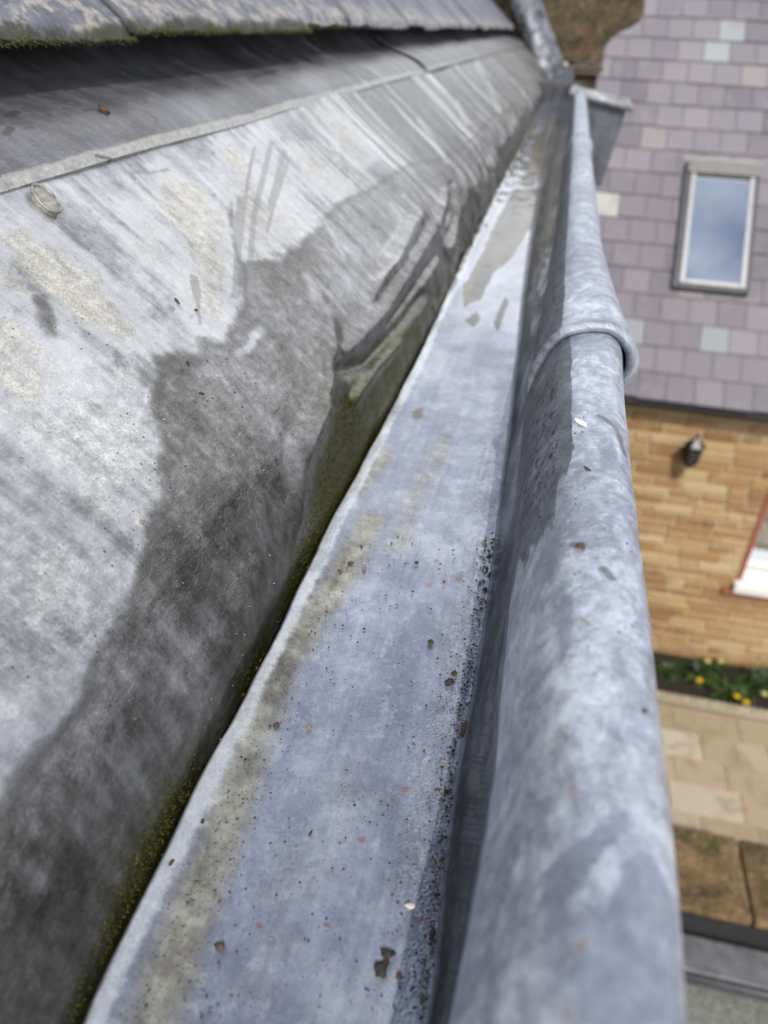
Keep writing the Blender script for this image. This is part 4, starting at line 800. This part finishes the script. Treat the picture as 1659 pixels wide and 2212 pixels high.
# ------------------------------------------------------------------ lower extension: parapet coping, gutter box, felt roof
zx = -2.6; ex = thing('lower_parapet', 'mossy brown stone parapet coping above a felted lower roof', 'parapet', (1, 1.9, zx))
ya_, yb_ = at_z(1550, 1800, zx)[1], at_z(1550, 1976, zx)[1]; M_sand2 = M_sand
xj = at_z(1612, 1900, zx)[0]; mb = MB()
for x0, x1 in ((.10, xj), (xj, xj + .75), (xj + .75, xj + 1.6)): mb.box((x0 + .003, yb_, zx - .035), (x1 - .003, ya_, zx))
t = NT('coping_stone'); o_ = t.obj(); n1 = t.noise(o_, 9, 8, .7); n2 = t.noise(o_, 45, 5, .7)
base = t.ramp(t.add(t.mul(n1, .6), t.mul(n2, .42)), [(.38, (.05, .032, .014)), (.5, (.15, .092, .04)), (.64, (.29, .19, .095))])
base = t.mix(t.mul(t.step(t.noise(o_, 12, 7, .7), .50, .62), .8), base, (.045, .052, .012)); base = t.mix(t.mul(t.step(t.noise(o_, 30, 7, .75), .60, .68), .8), base, (.03, .025, .018)); base = t.mix(t.mul(t.step(t.noise(t.mapv(o_, (1, 1, 1), (0, 0, 0), (7, 3, 1)), 26, 6, .7), .62, .69), .7), base, (.42, .34, .22)); M_cop = t.done(base, .9, 0., t.bump(t.add(n1, n2), .7, .008))
mb.build('coping', M_cop, ex, .012)
mb = MB(); mb.box((.10, yb_ + .035, ZG), (xj + 1.6, ya_ - .04, zx - .037)); mb.build('parapet_wall', M_stone, ex)
mb = MB(); mb.box((.10, yb_ + .004, zx - .60), (xj + 1.6, yb_ + .033, zx - .037)); mb.build('felt_upstand', M_black, ex)
z2 = at_y(1550, 2031, yb_)[2]; y2 = at_z(1550, 2114, z2)[1]
lg = thing('box_gutter', 'dark grey lead box capping at the foot of the lower parapet', 'gutter', (1, y2, z2))
mb = MB(); mb.box((.08, y2, z2 - .09), (xj + 1.6, yb_ + .002, z2)); mb.build('lead_capping', simple('capping_lead', (.17, .175, .19), .5, .2, 20, .3), lg, .012)
mb = MB(); mb.tube([(.08, y2 - .004, z2 - .02), (xj + 1.6, y2 - .004, z2 - .02)], .02, 10); mb.build('nosing', simple('nosing_lead', (.06, .063, .07), .5, .2), lg, smooth=True)
fr2 = tag((lambda mb: (mb.box((.06, -.6, z2 - .35), (xj + 1.6, yb_ + .001, z2 - .13)), mb.build('felt_roof', simple('mineral_felt', (.19, .20, .18), .9, 0, 70, .45, .5, .004)))[1])(MB()), 'grey mineral felt roof below the box gutter', 'roof', kind=None)
ew = tag((lambda mb: (mb.box((.06, -.6, ZG), (xj + 1.55, yb_ + .0005, z2 - .352)), mb.build('extension_wall', M_stone))[1])(MB()), 'stone wall of the lower extension beneath the felt roof', 'wall')

# ------------------------------------------------------------------ bits lying on the lead
M_bit = {'dark': simple('dark_husk', (.03, .025, .02), .7, 0, 400, .5, .5, .0005), 'brown': simple('brown_husk', (.075, .043, .024), .6, 0, 400, .5, .5, .0005),
         'tan': simple('tan_husk', (.24, .185, .12), .7, 0, 400, .4, .5, .0005), 'white': simple('white_chip', (.62, .58, .50), .7, 0, 400, .2, .3, .0005), 'green': M_moss}
def sole_pt(px, py): q = at_z(px, py, H + .001); return q, np.array([0, 0, 1.])
def apr_pt(px, py): Y_, v_ = on_apron(px, py); q = apron_pt(Y_, v_, .003 if Y_ > .2 else .003); n = apron_pt(Y_, v_, 1.) - apron_pt(Y_, v_, 0.); return q, n / np.linalg.norm(n)
def rol_pt(px, py): q = at_z(px, py, -.1825); return q, np.array([0.1, 0, 1.])
def fla_pt(px, py):
    Y_, v_ = on_apron(px, py)
    for _ in range(6):                            # follow the sight line onto the recessed sheet
        l_ = .0050 - .034 * float(sstep(.015, .14, v_ - vcf)); Y_, v_ = on_apron(px, py, l_)
    dx, dz = prof_at(min(v_, VT)); e_ = max(v_ - VT, 0); return np.array([FOOT - dx - e_ * .788 + l_ * .616, Y_, H + dz + e_ * .616 + l_ * .788]), np.array([.616, 0, .788])
def husk(name, label, cat, where, px, py, ln, wd, ht, mat, ang=0., group=None, rough=.25):
    """a seed, husk or crumb: a lumpy ellipsoid lying flat"""
    q, n = where(px, py); dist = np.linalg.norm(q); L, Wd, Hh = (v_ * dist / 1660 for v_ in (ln, wd, ht)); nv = Vector(n).normalized(); tv = Vector((math.sin(ang), math.cos(ang), 0)); tv = (tv - nv * tv.dot(nv)).normalized(); bv = nv.cross(tv)
    bm = bmesh.new(); bmesh.ops.create_icosphere(bm, subdivisions=3, radius=1); sd_ = random.random() * 50
    for v_ in bm.verts:
        c = v_.co.copy(); k_ = 1 + rough * float(fnoise(c.x * 1.6 + sd_, c.y * 1.6, 2, c.z * 1.6 + sd_)); tp = 1 - .35 * max(0, c.y)
        zz = max(c.z, 0) ** 2 * 2 - .2 if mat.name == 'water' else max(c.z, -.35)
        p = tv * c.y * L * .5 * k_ + bv * c.x * Wd * .5 * k_ * tp + nv * (zz * Hh * .5 * k_ + Hh * .15)
        v_.co = Vector(W(q)) + p
    me = bpy.data.meshes.new(name); bm.to_mesh(me); bm.free(); me.polygons.foreach_set('use_smooth', [True] * len(me.polygons))
    me.transform(Matrix.Translation(-Vector(W(q)))); o = link(name, me, mat); o.location = W(q); return tag(o, label, cat, group)
B = M_bit
husk('seed_husk', 'round glossy black husk on the pale lip of the gutter floor', 'husk', sole_pt, 437, 1778, 16, 15, 12, B['dark'])
husk('seed_husk', 'long brown hollow husk on the gutter lip near the moss', 'husk', sole_pt, 373, 1867, 40, 20, 14, B['brown'], .35)
husk('moss_crumb', 'dark green crumb alone on the middle of the gutter floor', 'crumb', sole_pt, 930, 1388, 15, 13, 10, B['green'], 0, None, .5)
husk('moss_crumb', 'larger dark crumb of the pair beside the pitted edge of the floor', 'crumb', sole_pt, 972, 1474, 22, 15, 12, B['dark'], .8, None, .6)
husk('moss_crumb', 'smaller greenish crumb of the pair beside the pitted edge of the floor', 'crumb', sole_pt, 982, 1456, 15, 12, 9, B['green'], .2, None, .6)
husk('seed', 'brown seed on the silt streak below the bright far floor', 'seed', sole_pt, 757, 1217, 14, 8, 7, B['brown'], 1.1)
husk('seed', 'tan seed next to the brown one on the silt streak', 'seed', sole_pt, 787, 1229, 11, 9, 7, B['tan'], .4)
husk('seed', 'tiny dark seed on the clean floor between silt and pitted edge', 'seed', sole_pt, 900, 1216, 9, 8, 6, B['dark'], .4)
husk('seed', 'dull brown seed in the middle of the silt streak', 'seed', sole_pt, 597, 1567, 15, 12, 9, B['brown'], .2)
husk('seed', 'pale tan seed to the right of the silt streak', 'seed', sole_pt, 668, 1572, 14, 12, 8, B['tan'], .9)
husk('leaf_fragment', 'brown curled leaf scrap at the foot of the right upstand', 'leaf scrap', sole_pt, 1003, 1572, 42, 14, 8, B['brown'], .05, None, .5)
husk('clod', 'rounded dark clod at the bottom edge of the gutter floor', 'clod', sole_pt, 824, 2092, 30, 22, 15, B['dark'], .3, None, .8)
husk('clod', 'angular black clod just above the rounded one on the floor', 'clod', sole_pt, 838, 2060, 24, 16, 11, B['dark'], 1.2, None, .9)
husk('clod', 'small brown clod near the corner of the floor and the upstand', 'clod', sole_pt, 862, 2108, 16, 12, 10, B['brown'], 0, None, .5)
husk('seed', 'reddish brown seed standing alone low on the gutter floor', 'seed', sole_pt, 475, 2043, 14, 20, 9, B['brown'], .3, None, .5)
husk('chip', 'white chip on the pitted strip of the gutter floor', 'chip', sole_pt, 887, 1958, 22, 10, 6, B['white'], 1.4, None, .5)
husk('chip', 'small cream chip at the foot of the dark upstand', 'chip', sole_pt, 1013, 1908, 9, 8, 6, B['white'], .4, None, .4)
husk('stalk', 'short black stalk on the pale floor near the middle', 'stalk', sole_pt, 671, 1800, 16, 5, 5, B['dark'], .2)
husk('seed', 'black speck of a seed right of the rust spot on the floor', 'seed', sole_pt, 935, 2016, 16, 13, 11, B['dark'], .2, None, .5)
husk('seed', 'shiny black seed on the dark part of the lead slope', 'seed', apr_pt, 427, 857, 12, 8, 7, B['dark'], .9)
husk('leaf_fragment', 'black torn leaf scrap low on the dark lead slope', 'leaf scrap', apr_pt, 490, 1087, 20, 12, 8, B['dark'], .4, None, .6)
husk('leaf_fragment', 'dark scrap of leaf on the chalky part of the slope', 'leaf scrap', apr_pt, 376, 658, 16, 9, 6, B['dark'], 1.9, None, .6)
husk('seed', 'dark seed just right of the leaf scrap on chalky lead', 'seed', apr_pt, 415, 677, 9, 7, 6, B['dark'], .3)
husk('seed', 'pale grey seed near the edge of the white bloom', 'seed', apr_pt, 299, 1134, 13, 11, 9, B['tan'], .3)
husk('seed', 'tiny red brown seed on the dark slope', 'seed', apr_pt, 532, 1192, 8, 7, 6, B['brown'], .3)
husk('stalk', 'thin straw coloured stalk on the buckled lead slope', 'stalk', apr_pt, 606, 880, 34, 4, 4, B['tan'], .1)
husk('seed', 'dark seed at the edge of the dark area high on the slope', 'seed', apr_pt, 398, 793, 13, 8, 7, B['dark'], 2.3)
husk('seed', 'dark speck of a seed beside the wrinkled lower lead', 'seed', apr_pt, 588, 998, 9, 7, 6, B['dark'], .3)
husk('leaf_fragment', 'brown leaf scrap stuck to the lead under the slates', 'leaf scrap', fla_pt, 217, 237, 28, 17, 10, B['brown'], 1.9, None, .6)
husk('leaf_fragment', 'thin olive leaf scrap on top of the lead roll', 'leaf scrap', rol_pt, 1270, 1014, 26, 9, 5, B['brown'], -.7, None, .4)
husk('crumb', 'brown crumb of dirt on the near lead roll', 'crumb', rol_pt, 1254, 1178, 20, 18, 4, B['brown'], .4, None, .7)
husk('crumb', 'dark crumb on the outer side of the near lead roll', 'crumb', rol_pt, 1352, 1176, 9, 8, 6, B['dark'], .4, None, .4)
husk('crumb', 'black crumb in the middle of the near lead roll', 'crumb', rol_pt, 1314, 1269, 14, 10, 6, B['dark'], -.8, None, .6)
husk('crumb', 'dark crumb low on the outer side of the lead roll', 'crumb', rol_pt, 1393, 1536, 11, 9, 6, B['dark'], .4, None, .5)
husk('stalk', 'thin tan stalk lying across the near lead roll', 'stalk', rol_pt, 1263, 1340, 30, 4, 4, B['tan'], -.9)
# flat bead of water on the roll
t = NT('water'); t.p.inputs['Transmission Weight'].default_value = 1; t.p.inputs['IOR'].default_value = 1.33; M_water = t.done((.9, .92, .93), .2)
husk('water_drop', 'flat oval bead of water on the lead roll below the lap', 'water drop', rol_pt, 1257, 913, 44, 22, 1.0, M_water, -.75, None, .05)

# fine grit washed along the floor and slope
mb = MB()
def grit(where, px, py, r):
    q, n = where(px, py); s = r * np.linalg.norm(q) / 1660; c = q + n * s * .3
    pts = [c + np.array(p) * s * random.uniform(.6, 1.3) for p in ((1, 0, 0), (-1, 0, 0), (0, 1, 0), (0, -1, 0), (0, 0, .8), (0, 0, -.8))]
    mb.add(pts, [(0, 2, 4), (2, 1, 4), (1, 3, 4), (3, 0, 4), (2, 0, 5), (1, 2, 5), (3, 1, 5), (0, 3, 5)], random.random())
for _ in range(900):
    y0 = random.uniform(1150, 2200); f = random.random(); xl_ = np.interp(-y0, [-p[1] for p in SLp], [p[0] for p in SLp]); xr_ = np.interp(-y0, [-2209, -1659, -1306, -1106], [915, 979, 1049, 1074])
    f = f if random.random() < .45 else (1 - abs(random.gauss(0, .10)) if random.random() < .55 else .12 + abs(random.gauss(.1, .12)))
    if 0.04 < f < .99: grit(sole_pt, xl_ + (xr_ - xl_) * f, y0, random.choice((1.1, 1.3, 1.6, 2.0, 2.6, 3.4)))
for _ in range(700):
    y0 = random.uniform(1150, 2200); xr_ = np.interp(-y0, [-2209, -1659, -1306, -1106], [915, 979, 1049, 1074]); grit(sole_pt, xr_ - abs(random.gauss(-8, 12)) + random.uniform(-2, 10), y0, random.choice((1.2, 1.6, 2.2, 3.0, 4.0)))
for _ in range(320):
    px, py = random.gauss(480, 110), random.gauss(1080, 260)
    if 750 < py < 2000: grit(apr_pt, px, py, random.choice((1.2, 1.4, 1.8, 2.4, 3.2)))
for _ in range(150): grit(rol_pt, random.uniform(1218, 1325), random.uniform(900, 2000), random.choice((1.2, 1.6, 2.2, 2.8)))
t = NT('grit'); tag(mb.build('grit', t.done(t.ramp(t.attr('tone'), [(0, (.02, .018, .015)), (.6, (.07, .05, .03)), (.85, (.20, .13, .07)), (1, (.40, .36, .30))]), .7)), 'fine dark grit and specks scattered over the lead', 'grit', kind='stuff')
